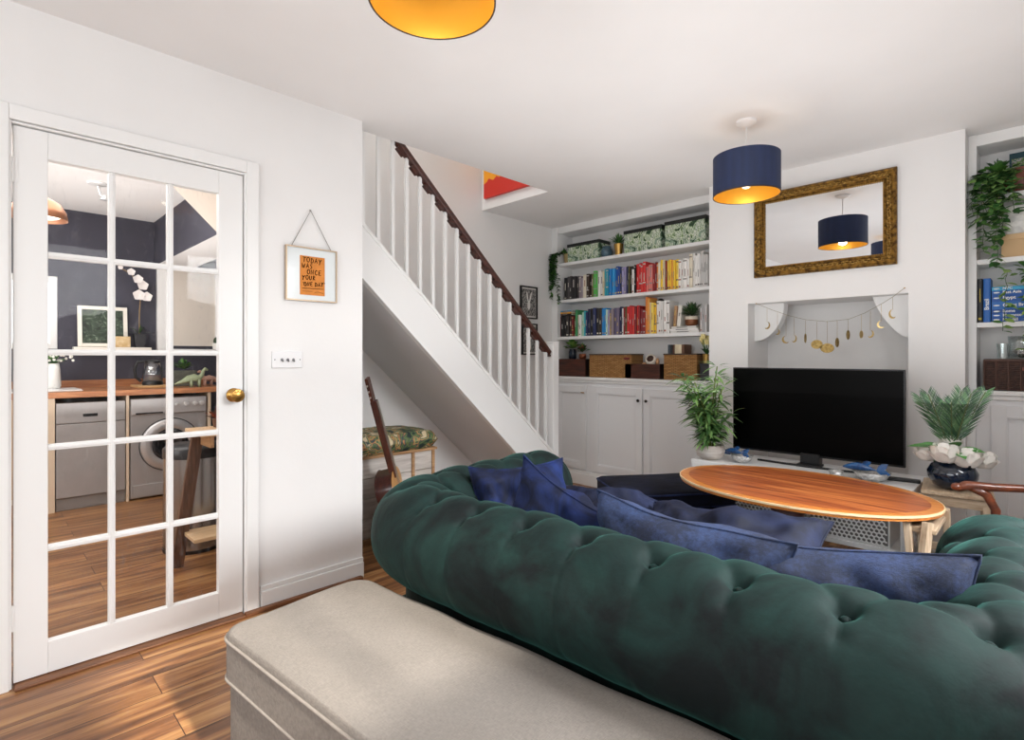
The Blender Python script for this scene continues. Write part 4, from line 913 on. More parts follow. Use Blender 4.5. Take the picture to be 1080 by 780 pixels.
mb = MB(); mb.box(sx0+.032, sx0+.058, y-.025, y-.021, T0+.05, T0+.07); mb.build('buckle', BRASS, t)
z = SZ[1]+.0145; sx0 = WX(1056, y)
t = thing('kraft_box', 'plain tan cardboard box on the second right shelf', 'box', (sx0+.13, y, z)); mb = MB(); mb.box(sx0, sx0+.27, y, y+.16, z, z+.095); mb.build('box_body', mat('c7a67c', .7), t, bevel=.002); mb = MB(); mb.box(sx0-.003, sx0+.273, y-.003, y+.163, z+.095, z+.125); mb.build('lid', mat('cfae84', .7), t, bevel=.002)
z2 = z+.1255; t = thing('patterned_box', 'white box with faint grey pattern standing on the tan cardboard box', 'box', (sx0+.15, y, z2)); mb = MB(); mb.box(sx0+.02, sx0+.28, y+.01, y+.14, z2, z2+.13); mb.build('box_body', mat('e9e8e4', .6, h2='c9c9c6', scale=35), t, bevel=.002)
mb = MB(); mb.box(sx0+.017, sx0+.283, y+.007, y+.143, z2+.13, z2+.15); mb.build('lid', mat('e6e5e2', .6), t)
# travel guides
z = SZ[0]+.0145; bx = WX(1031, y)
o = book(bx, bx+.022, y, z, .245, .15, '26262a', 'black guide book with yellow mark standing at the left of the right alcove shelf', 'guide books in the right alcove', titlem=mat('c9b23a', .5)); bx += .024
t = book(bx, bx+.032, y, z, .245, .15, '2a66b3', 'upright blue guide book beside the black one in the right alcove', 'guide books in the right alcove', titlem=mat('2a66b3', .5))
FT = Matrix(((1, 0, 0, 0), (0, 0, -1, 0), (0, 1, 0, 0), (0, 0, 0, 1)))   # text facing -Y
WT = mat('f1f1f1', .5)
text('Brazil', .028, WT, Matrix.Translation((bx+.016, y-.004, z+.10)) @ Matrix.Rotation(-PI/2, 4, 'Y') @ FT, t, bold=.0005)
bx += .036
bl = ['1f56a5', '2561b0', '1c4f9c', '2a6cb8', '1e58a8', '2462ae', '3fa9d6']
tt = ['Hawaii', 'Morocco', 'Rome', 'Great Britain', 'Egypt', 'East Asia', 'NYC']
hh = [.024, .022, .022, .042, .038, .022, .02]; pos = ['lowest', 'second', 'third', 'fourth', 'fifth', 'sixth', 'topmost']
zz = z
for k in range(7):
    b = book(bx, bx+.235-.006*(k % 3), y+.002, zz, hh[k], .15, bl[k], '%s blue guide book of the flat stack in the right alcove, titled %s' % (pos[k], tt[k]), 'flat stack of blue guide books', flat=True, titlem=mat(bl[k], .5))
    text(tt[k], min(.024, hh[k]*.95), WT, Matrix.Translation((bx+.045, y-.0025, zz+hh[k]*.5)) @ FT, b, align='LEFT', bold=.0006)
    mb = MB(); mb.sphere((bx+.02, y-.001, zz+hh[k]*.5), (.014, .0015, .004), 8, 4); mb.build('publisher_mark', WT, b)
    zz += hh[k]+.0006
px = bx+.19; t = thing('trailing_plant', 'pothos plant in a pale pot on the stack of blue guide books', 'potted plant', (px, y+.03, zz))
pot(t, px, y+.07, zz, [(.035, 0), (.05, .07), (.046, .07), (.03, .01)], mat('d6d2cb', .5))
sts = [(px+random.uniform(-.12, .08), y-.005, zz+.08, random.uniform(.12, .50)) for k in range(8)]
vines(t, sts, 22, 1, 1, .05, .035, [GR[1], GR[3], mat('8aa85a', .5, var=.2, scale=20), GR[0]], fwd=(-.3, -.9, 0)); bush(t, (px-.02, y+.03, zz+.07), .10, 60, .055, .036, [GR[1], GR[3]], 28, up=.1)
# wicker hamper + glass jar
z = Z0; x0, x1 = WX(1038, y-.02), WX(1038, y-.02)+.40; yy = y-.03
t = thing('wicker_basket', 'dark brown wicker hamper on the right alcove counter', 'basket', ((x0+x1)/2, yy, z))
mb = MB(); h = .165; wk = mat('4a332b', .6, var=.3, scale=60); rr = random.Random(1)
n = 16
for k in range(n):
    zq = z+.008+k*(h-.012)/n
    mb.tube([(x0+(x1-x0)*j/26, yy+(.0035 if (j+k) % 2 else -.0035)*(1 if j % 2 else .6), zq) for j in range(27)], .0052, 5)
mb.build('wicker_front', wk, t, smooth=True)
mb = MB(); mb.box(x0, x1, yy+.004, yy+.2, z, z+h); mb.build('inner_lining', mat('1d1412', .8), t)
mb = MB()
for k in range(9): xq = x0+(x1-x0)*k/8; mb.tube([(xq, yy-.004, z), (xq, yy-.004, z+h)], .0045, 5)
mb.tube([(x0, yy, z+h), (x1, yy, z+h), (x1, yy+.2, z+h), (x0, yy+.2, z+h)], .008, 6, close=True); mb.build('canes', mat('553a30', .6), t)
mb = MB(); mb.box(x0+.17, x0+.20, yy-.014, yy-.006, z+h-.075, z+h+.0); mb.box(x0+.155, x0+.215, yy-.017, yy-.008, z+h-.055, z+h-.035); mb.build('leather_strap', mat('7d4436', .5), t, bevel=.002)
z = Z0+h+.009; t = thing('glass_jar', 'round clear glass jar standing on the wicker hamper', 'jar', (-.13, y+.05, z)); CG = clear_mat()
mb = MB(); mb.lathe([(.05, 0), (.062, .02), (.064, .06), (.056, .09), (.06, .125), (.058, .125), (.054, .09), (.062, .06), (.06, .022), (0, .006)], (-.11, y+.06, z), 24); mb.build('jar_body', CG, t, smooth=True)
mb = MB(); rr = random.Random(5)
for k in range(16):
    a = rr.uniform(0, 6.28); r_ = rr.uniform(0, .04); mb.sphere((-.11+r_*math.cos(a), y+.06+r_*math.sin(a), z+.018+rr.uniform(0, .03)), rr.uniform(.008, .014), 7, 5)
mb.build('pebbles', mat('8c8279', .6, h2='3a3f36', scale=40), t, smooth=True)
t = thing('glass_tumbler', 'ribbed glass tumbler beside the round jar on the hamper', 'glass', (-.185, y+.04, z))
mb = MB(); mb.lathe([(.026, 0), (.03, .085), (.028, .085), (.024, .004), (0, .004)], (-.185, y+.03, z), 16); mb.build('tumbler_body', CG, t)
# ================================================================ bamboo plant at the left end of the bench
bxp, byp = -1.50, 3.25; t = thing('bamboo_plant', 'tall artificial bamboo plant in a white swirled pot on the left end of the bench', 'potted plant', (bxp, byp, TZ))
pot(t, bxp, byp, TZ, [(.05, 0), (.078, .02), (.086, .055), (.08, .085), (.07, .09), (.066, .08)], mat('d8d2cc', .5, h2='a89a90', scale=7, stretch=(1, 1, 4)), 'pot'); soil(t, bxp, byp, TZ+.075, .066)
rr = random.Random(11); ms = MB(); ml = MB(); BM = [mat('5c8748', .45, var=.3, scale=20), mat('86ad66', .45, var=.25, scale=20), mat('3d6334', .45, var=.3, scale=20)]
for k in range(13):
    a = rr.uniform(0, 2*PI); top = rr.uniform(.20, .50); lx, ly = math.cos(a)*rr.uniform(.03, .15)-.02, math.sin(a)*rr.uniform(.02, .12)-.01
    pts = [Vector((bxp+.02*math.cos(a)+lx*f*f, byp+.02*math.sin(a)+ly*f*f, TZ+.08+top*f)) for f in (0, .25, .5, .75, 1)]
    ms.tube(pts, .004, 5)
    for f in [q/9 for q in range(1, 10)]:
        i = min(3, int(f*4)); p = pts[i].lerp(pts[i+1], f*4-i)
        for q in range(8 if f > .25 else 5):
            b = rr.uniform(0, 2*PI); ml.cm = rr.randrange(3); d = Vector((math.cos(b), math.sin(b), rr.uniform(-.35, .8)))
            ml.leaf(p+d*.012, d, (rr.uniform(-.4, .4), rr.uniform(-.4, .4), 1), rr.uniform(.075, .125), rr.uniform(.014, .021), .3, 4, .8)
ms.build('stems', mat('6a7a3c', .5), t); ml.build('foliage', BM, t)
# ---- bowls with blue pieces on the bench
def sbowl(x, y, r, h, lab):
    t = thing('silver_bowl', lab, 'bowl', (x, y, TZ), group='silver bowls on the bench')
    mb = MB(); mb.lathe([(r*.45, 0), (r*.75, h*.3), (r, h), (r*.97, h), (r*.7, h*.4), (0, h*.2)], (x, y, TZ+.001), 28)
    mb.build('bowl_body', mat('c9c8c6', .3, .55, var=.25, scale=80, bump=.6, bscale=120), t, smooth=True)
sbowl(-1.315, 3.275, .065, .045, 'small silver patterned bowl at the left of the bench under a blue fish')
sbowl(-.80, 3.215, .035, .035, 'tiny silver bowl in front of the television foot')
sbowl(-.65, 3.265, .085, .045, 'wide silver patterned bowl at the right of the bench under a blue fish')
def fish(x, y, z, L, rot, lab, seed):
    t = thing('blue_glass_fish', lab, 'ornament', (x, y, z), rot, group='blue glass fish on the bench', local=True)
    BG = mat('123566', .25, h2='2463a0', scale=25, coat=.5); mb = MB(); n = 9
    vs = []; ring = 8
    for i in range(n+1):
        f = i/n; r = .10*L*math.sin(PI*min(1, f*1.05+.02))**.8+.004*L
        for k in range(ring):
            a = 2*PI*k/ring; vs.append((-L/2+L*.8*f, r*.55*math.cos(a), .02+r*math.sin(a)+.05*L*math.sin(f*PI)))
    fs = [(i*ring+k, i*ring+(k+1) % ring, (i+1)*ring+(k+1) % ring, (i+1)*ring+k) for i in range(n) for k in range(ring)]
    mb.add(vs, fs+[tuple(range(ring)), tuple(n*ring+k for k in range(ring))]); mb.build('fish_body', BG, t, smooth=True)
    for p_, d_, u_, l_, w_ in (((L*.28, 0, .02), (1, .2, .9), (0, 1, 0), .32, .16), ((L*.28, 0, .02), (1, -.2, -.1), (0, 1, 0), .32, .16), ((-.05*L, 0, .04), (.9, 0, .5), (0, 1, 0), .24, .14), ((-.1*L, .03*L, .02), (.5, .9, .1), (0, 0, 1), .24, .12)):
        mb = MB(); mb.leaf(p_, d_, u_, L*l_, L*w_, .05, 3); mb.build('fin', BG, t, solid=.004)
fish(-1.345, 3.26, TZ+.036, .17, -.3, 'blue glass fish lying on the small left bowl', 1)
fish(-1.40, 3.36, TZ+.012, .15, .5, 'blue glass fish lying behind the left bowl by the bamboo pot', 2)
fish(-.68, 3.25, TZ+.036, .20, -.1, 'blue glass fish lying across the wide right bowl', 3)
# ================================================================ wooden stools
def stool(cx, cy, w, d, h, rot, lab, rails=(.30, .12), spl=.05):
    t = thing('wooden_stool', lab, 'stool', (cx, cy, 0), rot, group='pale wooden stools', local=True)
    mb = MB(); mb.box(-w/2, w/2, -d/2, d/2, h-.02, h); mb.build('seat', wood_mat('a58c72', 'cdb79b', .6, 'y', 5), t, bevel=.004)
    for sx in (-1, 1):
        for sy in (-1, 1):
            mb = MB(); mb.bar((sx*(w/2-.02), sy*(d/2-.025), h-.02), (sx*(w/2-.01), sy*(d/2+spl), .0), .045, .022); mb.build('leg', PALEW, t, bevel=.002)
    mb = MB()
    for sy in (-1, 1): mb.box(-w/2+.01, w/2-.01, sy*(d/2-.02)-.01, sy*(d/2-.02)+.01, h-.065, h-.02)
    for z in rails:
        o = spl*(1-z/h)
        for sx in (-1, 1): mb.bar((sx*(w/2-.02), -d/2-o+.02, z), (sx*(w/2-.02), d/2+o-.02, z), .018, .035)
    mb.bar((-w/2+.02, -d/2-.01, rails[0]), (w/2-.02, -d/2-.01, rails[0]), .018, .035)
    mb.build('rails', PALEX, t, bevel=.002)
stool(-.315, 3.30, .26, .33, .548, .10, 'pale wooden stool beside the bench carrying the round navy vase')
t = thing('wooden_stool', 'pale wooden stool with splayed legs tucked under the right end of the oval table', 'stool', (-.34, 2.62, 0), group='pale wooden stools')
B('seat', wood_mat('a58c72', 'cdb79b', .6, 'y', 5), (-.40, -.30, 2.53, 2.80, .50, .52), parent=t, bevel=.004)
for a, b in (((-.388, 2.52, .545), (-.335, 2.475, 0)), ((-.325, 2.53, .545), (-.36, 2.42, 0)), ((-.39, 2.80, .545), (-.37, 2.86, 0)), ((-.30, 2.80, .545), (-.29, 2.86, 0))):
    mb = MB(); mb.bar(a, b, .022, .042); mb.build('leg', PALEW, t, bevel=.002)
for a, b in (((-.345, 2.50, .33), (-.30, 2.84, .33)), ((-.345, 2.48, .12), (-.30, 2.86, .12)), ((-.385, 2.84, .26), (-.295, 2.84, .26))):
    mb = MB(); mb.bar(a, b, .018, .036); mb.build('rail', PALEX, t, bevel=.002)
# ---- navy vase with peonies and palm
vx, vy, vz = -.325, 3.24, .549
t = thing('round_vase', 'round glossy navy vase on the pale wooden stool', 'vase', (vx, vy, vz))
pot(t, vx, vy, vz, [(.04, 0), (.072, .016), (.094, .055), (.096, .08), (.08, .112), (.06, .126), (.055, .124), (.05, .11)], mat('0f1c2e', .12, var=.4, scale=6, coat=.6), 'vase_body', 32)
pet = mat('f2efe8', .6, var=.04, scale=20); rr = random.Random(9)
for k, (dx, dy, dz, r, w) in enumerate(((-.095, -.01, .16, .044, 'leftmost white peony in the navy vase, partly hidden by a leaf'), (-.02, -.06, .175, .054, 'large white peony at the front of the navy vase'), (.055, -.04, .16, .054, 'second large white peony right of the front bloom'), (.108, .015, .15, .046, 'rightmost white peony drooping from the navy vase'), (-.01, .02, .215, .040, 'topmost white peony bud in the navy vase'))):
    c = Vector((vx+dx, vy+dy, vz+dz)); t = thing('peony', w, 'flower', tuple(c), group='white peonies in the navy vase')
    mb = MB()
    for lay in range(6):
        nn = (3, 5, 6, 7, 7, 6)[lay]; e = (1.25, .95, .6, .25, -.15, -.5)[lay]; rho = r*(.38, .55, .72, .86, .96, .98)[lay]; ext = .7
        for q in range(nn):
            a = 2*PI*q/nn+lay*.7+rr.uniform(-.25, .25); e2 = e+rr.uniform(-.12, .12); d = Vector((math.cos(a)*math.cos(e2), math.sin(a)*math.cos(e2), math.sin(e2)))
            x_ = Vector((-math.sin(a), math.cos(a), 0)); y_ = x_.cross(d)*-1; m_ = 8; vs = []
            if y_.z < 0: y_ = -y_
            for i in range(m_+1):
                for j in range(m_+1):
                    u, v = (2*i/m_-1), (2*j/m_-1); k2 = math.sqrt(max(0, 1-.45*u*u)); v2 = v*math.sqrt(max(0, 1-.45*u*u))
                    dd = (d+x_*math.tan(u*ext*.8*math.sqrt(1-.4*v*v))*.9+y_*math.tan(v2*ext*.9)*.9).normalized()
                    fl = 1+.22*max(0, v)**2+.05*u*u+rr.uniform(-.012, .014)+.03*math.sin(u*9+q)*max(0, v)
                    vs.append(c+dd*rho*fl)
            mb.add(vs, [(i*(m_+1)+j, (i+1)*(m_+1)+j, (i+1)*(m_+1)+j+1, i*(m_+1)+j+1) for i in range(m_) for j in range(m_)])
    mb.build('petals', pet, t, smooth=True)
    mb = MB(); mb.tube([c-Vector((0, 0, r*.3)), (c+Vector((vx, vy, vz+.05)))/2, (vx+dx*.2, vy+dy*.2, vz+.09)], .003, 5); mb.build('stem', GR[1], t)
t = thing('palm_fronds', 'bunch of green palm fronds rising from the navy vase', 'foliage', (vx, vy, vz+.1)); mb = MB(); ms = MB()
ml = MB()
for k, (lx, ly, top) in enumerate(((-.125, .02, .32), (-.085, -.05, .34), (-.035, .04, .30), (.0, -.04, .31), (.03, .03, .355), (.07, -.03, .35), (.115, .02, .355))):
    pts = []
    for i in range(9):
        f = i/8; pts.append(Vector((vx+lx*(f**1.4), vy+ly*f, vz+.10+top*f)))
    ms.tube(pts, .0025, 5); tan = (pts[-1]-pts[-2]).normalized()
    for i in range(28):
        f = .36+.64*i/27; q = min(7, int(f*8)); p = pts[q].lerp(pts[q+1], f*8-q); d0 = (pts[q+1]-pts[q]).normalized()
        L = .088*(math.sin(PI*(.25+.6*(i/27)))**.7)
        for sx in (-1, 1):
            ml.cm = rr.randrange(2); sd = Vector((sx*R2, sx*R2*.9, 0)); ml.leaf(p, d0*1.0+sd*.8+Vector((0, -.1*rr.random(), rr.uniform(-.1, .15))), (0, -1, .2), L, .0046, .12, 3, .9)
ms.build('frond_stem', mat('56653a', .5), t); ml.build('leaflets', [mat('35583f', .5, var=.35, scale=25), mat('5b8058', .5, var=.3, scale=25)], t)
t = thing('broad_leaves', 'two broad rounded green leaves lying over the peonies', 'foliage', (vx, vy, vz+.15)); ml = MB()
for d, L in (((-1, -.2, .18), .15), ((-.7, -.6, .35), .13), ((.9, -.3, .2), .11), ((.5, -.9, -.1), .10), ((.25, -.8, .7), .10)): ml.leaf((vx+d[0]*.02, vy-.03, vz+.19), d, (0, -.3, 1), L, .055, .2, 5, .8)
ml.build('leaf_blades', mat('4a8a3c', .4, var=.25, scale=12), t, smooth=True)
# ================================================================ rug
tag(B('area_rug', mat('8f929a', .95, var=.12, scale=30, bump=.3, bscale=300), (-1.9, .1, 1.97, 3.12, .001, .012)), 'pale grey rug on the floor under the oval table', 'rug')
# ================================================================ oval table
tcx, tcy, tz, ta, tb = -.835, 2.69, .57, .545, .388
t = thing('oval_table', 'oval polished wooden coffee table with a pale inlaid border', 'coffee table', (tcx, tcy, 0), math.radians(-2), local=True)
def ell(k, n=96): return [(ta*k*0+(ta-k)*math.cos(2*PI*i/n), (tb-k)*math.sin(2*PI*i/n)) for i in range(n)]
def topmat():
    m, tt_, b = nt('table_veneer'); N, L = tt_.nodes, tt_.links
    tc = N.new('ShaderNodeTexCoord'); mp = N.new('ShaderNodeMapping'); mp.inputs['Scale'].default_value = (1.6, 22, 1); L.new(tc.outputs['Object'], mp.inputs['Vector'])
    n = N.new('ShaderNodeTexNoise'); n.inputs['Scale'].default_value = 1.5; n.inputs['Detail'].default_value = 7; n.inputs['Distortion'].default_value = .4; L.new(mp.outputs[0], n.inputs['Vector'])
    r = N.new('ShaderNodeValToRGB'); cr = r.color_ramp; cr.elements[0].position = .3; cr.elements[0].color = rgb('6e3218'); cr.elements[1].position = .72; cr.elements[1].color = rgb('c97a40')
    e = cr.elements.new(.5); e.color = rgb('a4552a'); L.new(n.outputs['Fac'], r.inputs['Fac']); L.new(r.outputs[0], b.inputs['Base Color'])
    b.inputs['Roughness'].default_value = .38; b.inputs['Coat Weight'].default_value = .25; b.inputs['Coat Roughness'].default_value = .22; return m
mb = MB(); mb.prism(ell(.045), 2, tz-.01, tz+.0006); mb.build('tabletop', topmat(), t)
def ringm(name, k0, k1, z0, z1, m, bev=0):
    mb = MB(); o, i = ell(k0), ell(k1); n = len(o); vs = [(x, y, z) for z in (z0, z1) for r in (o, i) for x, y in r]
    fs = []
    for q in range(n):
        w = (q+1) % n; fs += [(2*n+q, 2*n+w, 3*n+w, 3*n+q), (q, n+q, n+w, w), (q, w, 2*n+w, 2*n+q), (n+q, 3*n+q, 3*n+w, n+w)]
    mb.add(vs, fs); return mb.build(name, m, t, bevel=bev)
ringm('inlaid_border', .004, .0455, tz-.022, tz, wood_mat('b4662a', 'd68c42', .32, 'x', 5, .3), .0015)
ringm('pale_edge_line', .0, .0042, tz-.010, tz-.001, mat('e6cfa6', .4))
mb = MB(); mb.prism(ell(.03), 2, tz-.022, tz-.0105); mb.build('underside', DARKW, t)
mb = MB(); mb.lathe([(.15, 0), (.16, .02), (.12, .05), (.06, .07), (.04, .12), (.06, .18), (.085, .25), (.07, .32), (.045, .36), (.05, .38), (.075, .41), (.078, .47), (.06, .50), (.10, .52), (.10, .547)], (-.05, .05, .012), 28); mb.build('turned_pedestal', mat('4a1c14', .3, coat=.5, var=.15, scale=8), t, smooth=True, auto=50)
# ================================================================ navy pouf
a1 = math.radians(54.8)
t = thing('footstool', 'square dark navy velvet footstool between the sofa and the alcove cupboard', 'footstool', (-1.63, 2.90, 0), a1, local=True)
NV = velvet('070a16', '10162e', 'navy_velvet', 6, .2)
def rbox(mb, hx, hy, z0, z1, r, M=None, n=6, dome=0, wr=0, seed=0):
    # rounded rectangle block with a soft top
    pl = []
    for cxs, cys, a0 in ((1, 1, 0), (-1, 1, PI/2), (-1, -1, PI), (1, -1, 3*PI/2)):
        for k in range(n+1):
            a = a0+PI/2*k/n; pl.append((cxs*(hx-r)+r*math.cos(a), cys*(hy-r)+r*math.sin(a)))
    # densify sides
    out = []
    for i in range(len(pl)):
        p, q = pl[i], pl[(i+1) % len(pl)]; d = math.dist(p, q); m_ = max(1, int(d/.06))
        for j in range(m_): out.append((p[0]+(q[0]-p[0])*j/m_, p[1]+(q[1]-p[1])*j/m_))
    N_ = len(out); vs = []; e = min(.025, (z1-z0)*.3)
    rings = [(1, z0), (1, z0+(z1-z0)*.5), (1, z1-e)]+[(1-(e/ max(hx, hy))*(1-math.cos(PI/2*k/4)), z1-e+e*math.sin(PI/2*k/4)) for k in range(1, 5)]+[(f, z1+dome*(1-f*f)) for f in (.85, .7, .55, .4, .25, .1)]
    for k, z in rings:
        for x, y in out:
            w = noise.noise(Vector((x*k*5+seed, y*k*5, z*4)))*wr if wr else 0
            vs.append((x*k*(1+w*.4), y*k*(1+w*.4), z+(w if k < 1 else 0)))
    fs = [(i*N_+j, i*N_+(j+1) % N_, (i+1)*N_+(j+1) % N_, (i+1)*N_+j) for i in range(len(rings)-1) for j in range(N_)]
    fs.append(tuple(range(N_))[::-1]); fs.append(tuple((len(rings)-1)*N_+j for j in range(N_)))
    mb.add(vs, fs, M); return out
mb = MB(); rbox(mb, .33, .235, .05, .33, .02, dome=0); mb.build('upholstered_body', NV, t, smooth=True, auto=50)
mb = MB(); o_ = rbox(mb, .335, .24, .33, .42, .03, dome=.012, wr=.004); mb.build('lid_cushion', NV, t, smooth=True, auto=60)
mb = MB(); mb.tube([(x*1.003, y*1.003, .405) for x, y in o_], .005, 6, close=True); mb.tube([(x*1.003, y*1.003, .333) for x, y in o_], .004, 6, close=True); mb.build('piping', velvet('141c3c', '26355e', 'navy_piping', 9, .5), t, smooth=True)
mb = MB()
for sx in (-1, 1):
    for sy in (-1, 1): mb.lathe([(.02, 0), (.025, .05)], (sx*.28, sy*.18, 0), 10)
mb.build('feet', DARKW, t)
# ================================================================ armchair at the right (only an arm is in view)
fd = Vector((-.89, -.45, 0)); lt = Vector((.45, -.89, 0)); tip = Vector((-.27, 2.82, .645))
t = thing('wooden_armchair', 'curved wooden chair arm reaching in from the right edge beyond the sofa', 'armchair', (.1, 2.8, 0))
AW = wood_mat('4a2113', '7d3f22', .3, 'x', 4, .4)
for s in (0, .56):
    o = lt*s; p = tip+o; bk = -fd
    mb = MB(); mb.tube([p+Vector((0, 0, -.012))+bk*.0, p+bk*.03+Vector((0, 0, .002)), p+bk*.12, p+bk*.30+Vector((0, 0, .004)), p+bk*.55+Vector((0, 0, .02))], [.014, .019, .017, .015, .015], 10)
    mb.sphere(p+Vector((0, 0, -.006)), (.019, .019, .016), 10, 8); mb.build('arm_rest', AW, t, smooth=True)
    mb = MB(); mb.tube([p+bk*.05+Vector((0, 0, -.005)), p+bk*.10+Vector((0, 0, -.03)), p+bk*.13+Vector((0, 0, -.09)), p+bk*.125+Vector((0, 0, -.18)), p+bk*.08+Vector((0, 0, -.30)), p+bk*.06+Vector((0, 0, -.63))], [.016, .017, .016, .015, .016, .013], 10); mb.build('leg', AW, t, smooth=True)
    mb = MB(); q = p+bk*.55; mb.tube([q+Vector((0, 0, .40))+bk*.12, q+Vector((0, 0, .02)), q+Vector((0, 0, -.25)), Vector((q.x, q.y, .0))+bk*.06], .016, 8); mb.build('leg', AW, t, smooth=True)
c0 = tip+lt*.28-fd*.30; Mz = Matrix.Translation((c0.x, c0.y, 0)) @ Matrix.Rotation(math.atan2(fd.y, fd.x), 4, 'Z')
mb = MB(); rbox(mb, .26, .24, .32, .44, .04, Mz, dome=.01); mb.build('seat', mat('8f8b84', .9, var=.1, scale=40), t, smooth=True, auto=60)
mb = MB(); puff(mb, -.06, .04, -.24, .24, .42, 1.0, 12, Mz @ Matrix.Translation((-.27, 0, 0)) @ Matrix.Rotation(-.15, 4, 'Y')); mb.build('backrest', mat('8f8b84', .9, var=.1, scale=40), t, smooth=True)
# ================================================================ chesterfield sofa
SO = dict(x=-1.615, y=1.045, rot=4.0, L=1.60, D=.86, rc=.20, r=.155, zc=.572)
sofa = thing('chesterfield_sofa', 'deep green velvet chesterfield sofa with buttoned rolled back and arms', 'sofa', (SO['x'], SO['y'], 0), math.radians(SO['rot']), local=True)
GV = velvet('050d0f', '14302c', 'green_velvet', 4.5, .36, '4a9084')
def arc(L, D, rc):
    segs = [('l', (0, D), (0, rc)), ('a', (rc, rc), PI, 1.5*PI), ('l', (rc, 0), (L-rc, 0)), ('a', (L-rc, rc), 1.5*PI, 2*PI), ('l', (L, rc), (L, D))]
    lens = [D-rc, rc*PI/2, L-2*rc, rc*PI/2, D-rc]; return segs, lens, sum(lens)
segs, lens, TOT = arc(SO['L'], SO['D'], SO['rc'])
def path(s):
    s = max(0, min(TOT, s))
    for g, l in zip(segs, lens):
        if s <= l+1e-9:
            f = s/l
            if g[0] == 'l':
                a, b = g[1], g[2]; d = Vector((b[0]-a[0], b[1]-a[1], 0)).normalized(); p = Vector((a[0]+(b[0]-a[0])*f, a[1]+(b[1]-a[1])*f, 0))
            else:
                t0 = g[2]+(g[3]-g[2])*f; p = Vector((g[1][0]+SO['rc']*math.cos(t0), g[1][1]+SO['rc']*math.sin(t0), 0)); d = Vector((-math.sin(t0), math.cos(t0), 0))
            return p, Vector((d.y, -d.x, 0))      # outward normal (right of travel)
        s -= l
    return path(TOT-1e-6)
r, zc = SO['r'], SO['zc']
prof = [(.05, .07), (.05, .14), (.05, .21), (.05, .28), (.05, .34), (.05, .385), (.05, .41)]
np_ = len(prof); NA = 92
a0, a1_ = math.radians(-72), math.radians(222)
for k in range(NA+1):
    a = a0+(a1_-a0)*k/NA; prof.append((r*math.cos(a), zc+r*math.sin(a)))
NB = 24; pe = prof[-1]
for k in range(1, NB+1): f = k/NB; prof.append((pe[0]-.012*math.sin(f*PI)-.0*f, pe[1]+(.36-pe[1])*f))
# profile arc length coordinate t, and outward 2-D normals
T = [0]
for i in range(1, len(prof)): T.append(T[-1]+math.dist(prof[i], prof[i-1]))
NRM = []
for i in range(len(prof)):
    p, q = prof[max(i-1, 0)], prof[min(i+1, len(prof)-1)]; dx, dz = q[0]-p[0], q[1]-p[1]; l = math.hypot(dx, dz) or 1; NRM.append((dz/l, -dx/l))
tA = T[np_]; ang = lambda deg: tA+(math.radians(deg)-a0)*r
sp = TOT/17.0
rows = [(ang(74), 0), (ang(122), .5), (ang(170), 0), (T[-1]-.17, .5), (T[-1]-.05, 0)]
btn = []
for ri, (tr, off) in enumerate(rows):
    k = 0
    while (k+off+.5)*sp < TOT-.02: btn.append((ri, (k+off+.5)*sp, tr)); k += 1
lines = []
for b in btn:
    for c in btn:
        if c[0] == b[0]+1 and abs(c[1]-b[1]) < sp*.6: lines.append((b[1], b[2], c[1], c[2], .0125, .013))
    if b[0] == 0: lines.append((b[1], b[2], b[1], ang(-55), .003, .005)); lines.append((b[1], b[2], b[1], ang(48), .011, .011))
binx = {}
for ln in lines:
    for k in range(int((min(ln[0], ln[2])-.05)/.1), int((max(ln[0], ln[2])+.05)/.1)+1): binx.setdefault(k, []).append(ln)
bb = {}
for b in btn:
    for k in range(int((b[1]-.12)/.1)-1, int((b[1]+.12)/.1)+2): bb.setdefault(k, []).append(b)
NS = 470; vs = []; fs = []; M_ = len(prof)
def disp(s, t):
    h = 0; key = int(s/.1)
    for b in bb.get(key, ()):
        d2 = (s-b[1])**2+(t-b[2])**2
        if d2 < .02: h -= .034*math.exp(-d2/(2*.015**2))+.011*math.exp(-d2/(2*.042**2))
    m_ = 0
    for (s0, t0, s1, t1, dep_, wid) in binx.get(key, ()):
        dx, dy = s1-s0, t1-t0; l2 = dx*dx+dy*dy; f = max(0, min(1, ((s-s0)*dx+(t-t0)*dy)/l2))
        d = math.hypot(s-s0-f*dx, t-t0-f*dy)
        if d < wid*3.5: m_ = max(m_, dep_*math.exp(-(d/wid)**1.3)*(1-.35*math.sin(PI*f)))
    h -= m_
    n = noise.noise(Vector((s*6, t*5, 0)))*.006+noise.noise(Vector((s*16, t*9, 4)))*.0025
    if t < tA-.02: return n*.3
    return h+n+.010
for i in range(NS+1):
    s = TOT*i/NS; p, nr = path(s)
    # soften the two front ends
    ef = min(1, min(s, TOT-s)/.05); shr = 1-.10*(1-ef)**2
    for j, (n_, z_) in enumerate(prof):
        d = disp(s, T[j]); nn = n_+NRM[j][0]*d; zz_ = z_+NRM[j][1]*d
        if j >= np_ and j <= np_+NA: nn = nn*shr; zz_ = zc+(zz_-zc)*shr
        vs.append((p.x+nr.x*nn, p.y+nr.y*nn, zz_))
for i in range(NS):
    for j in range(M_-1): a = i*M_+j; fs.append((a, a+M_, a+M_+1, a+1))
mb = MB(); mb.add(vs, fs); mb.build('tufted_back_and_arms', GV, sofa, smooth=True)
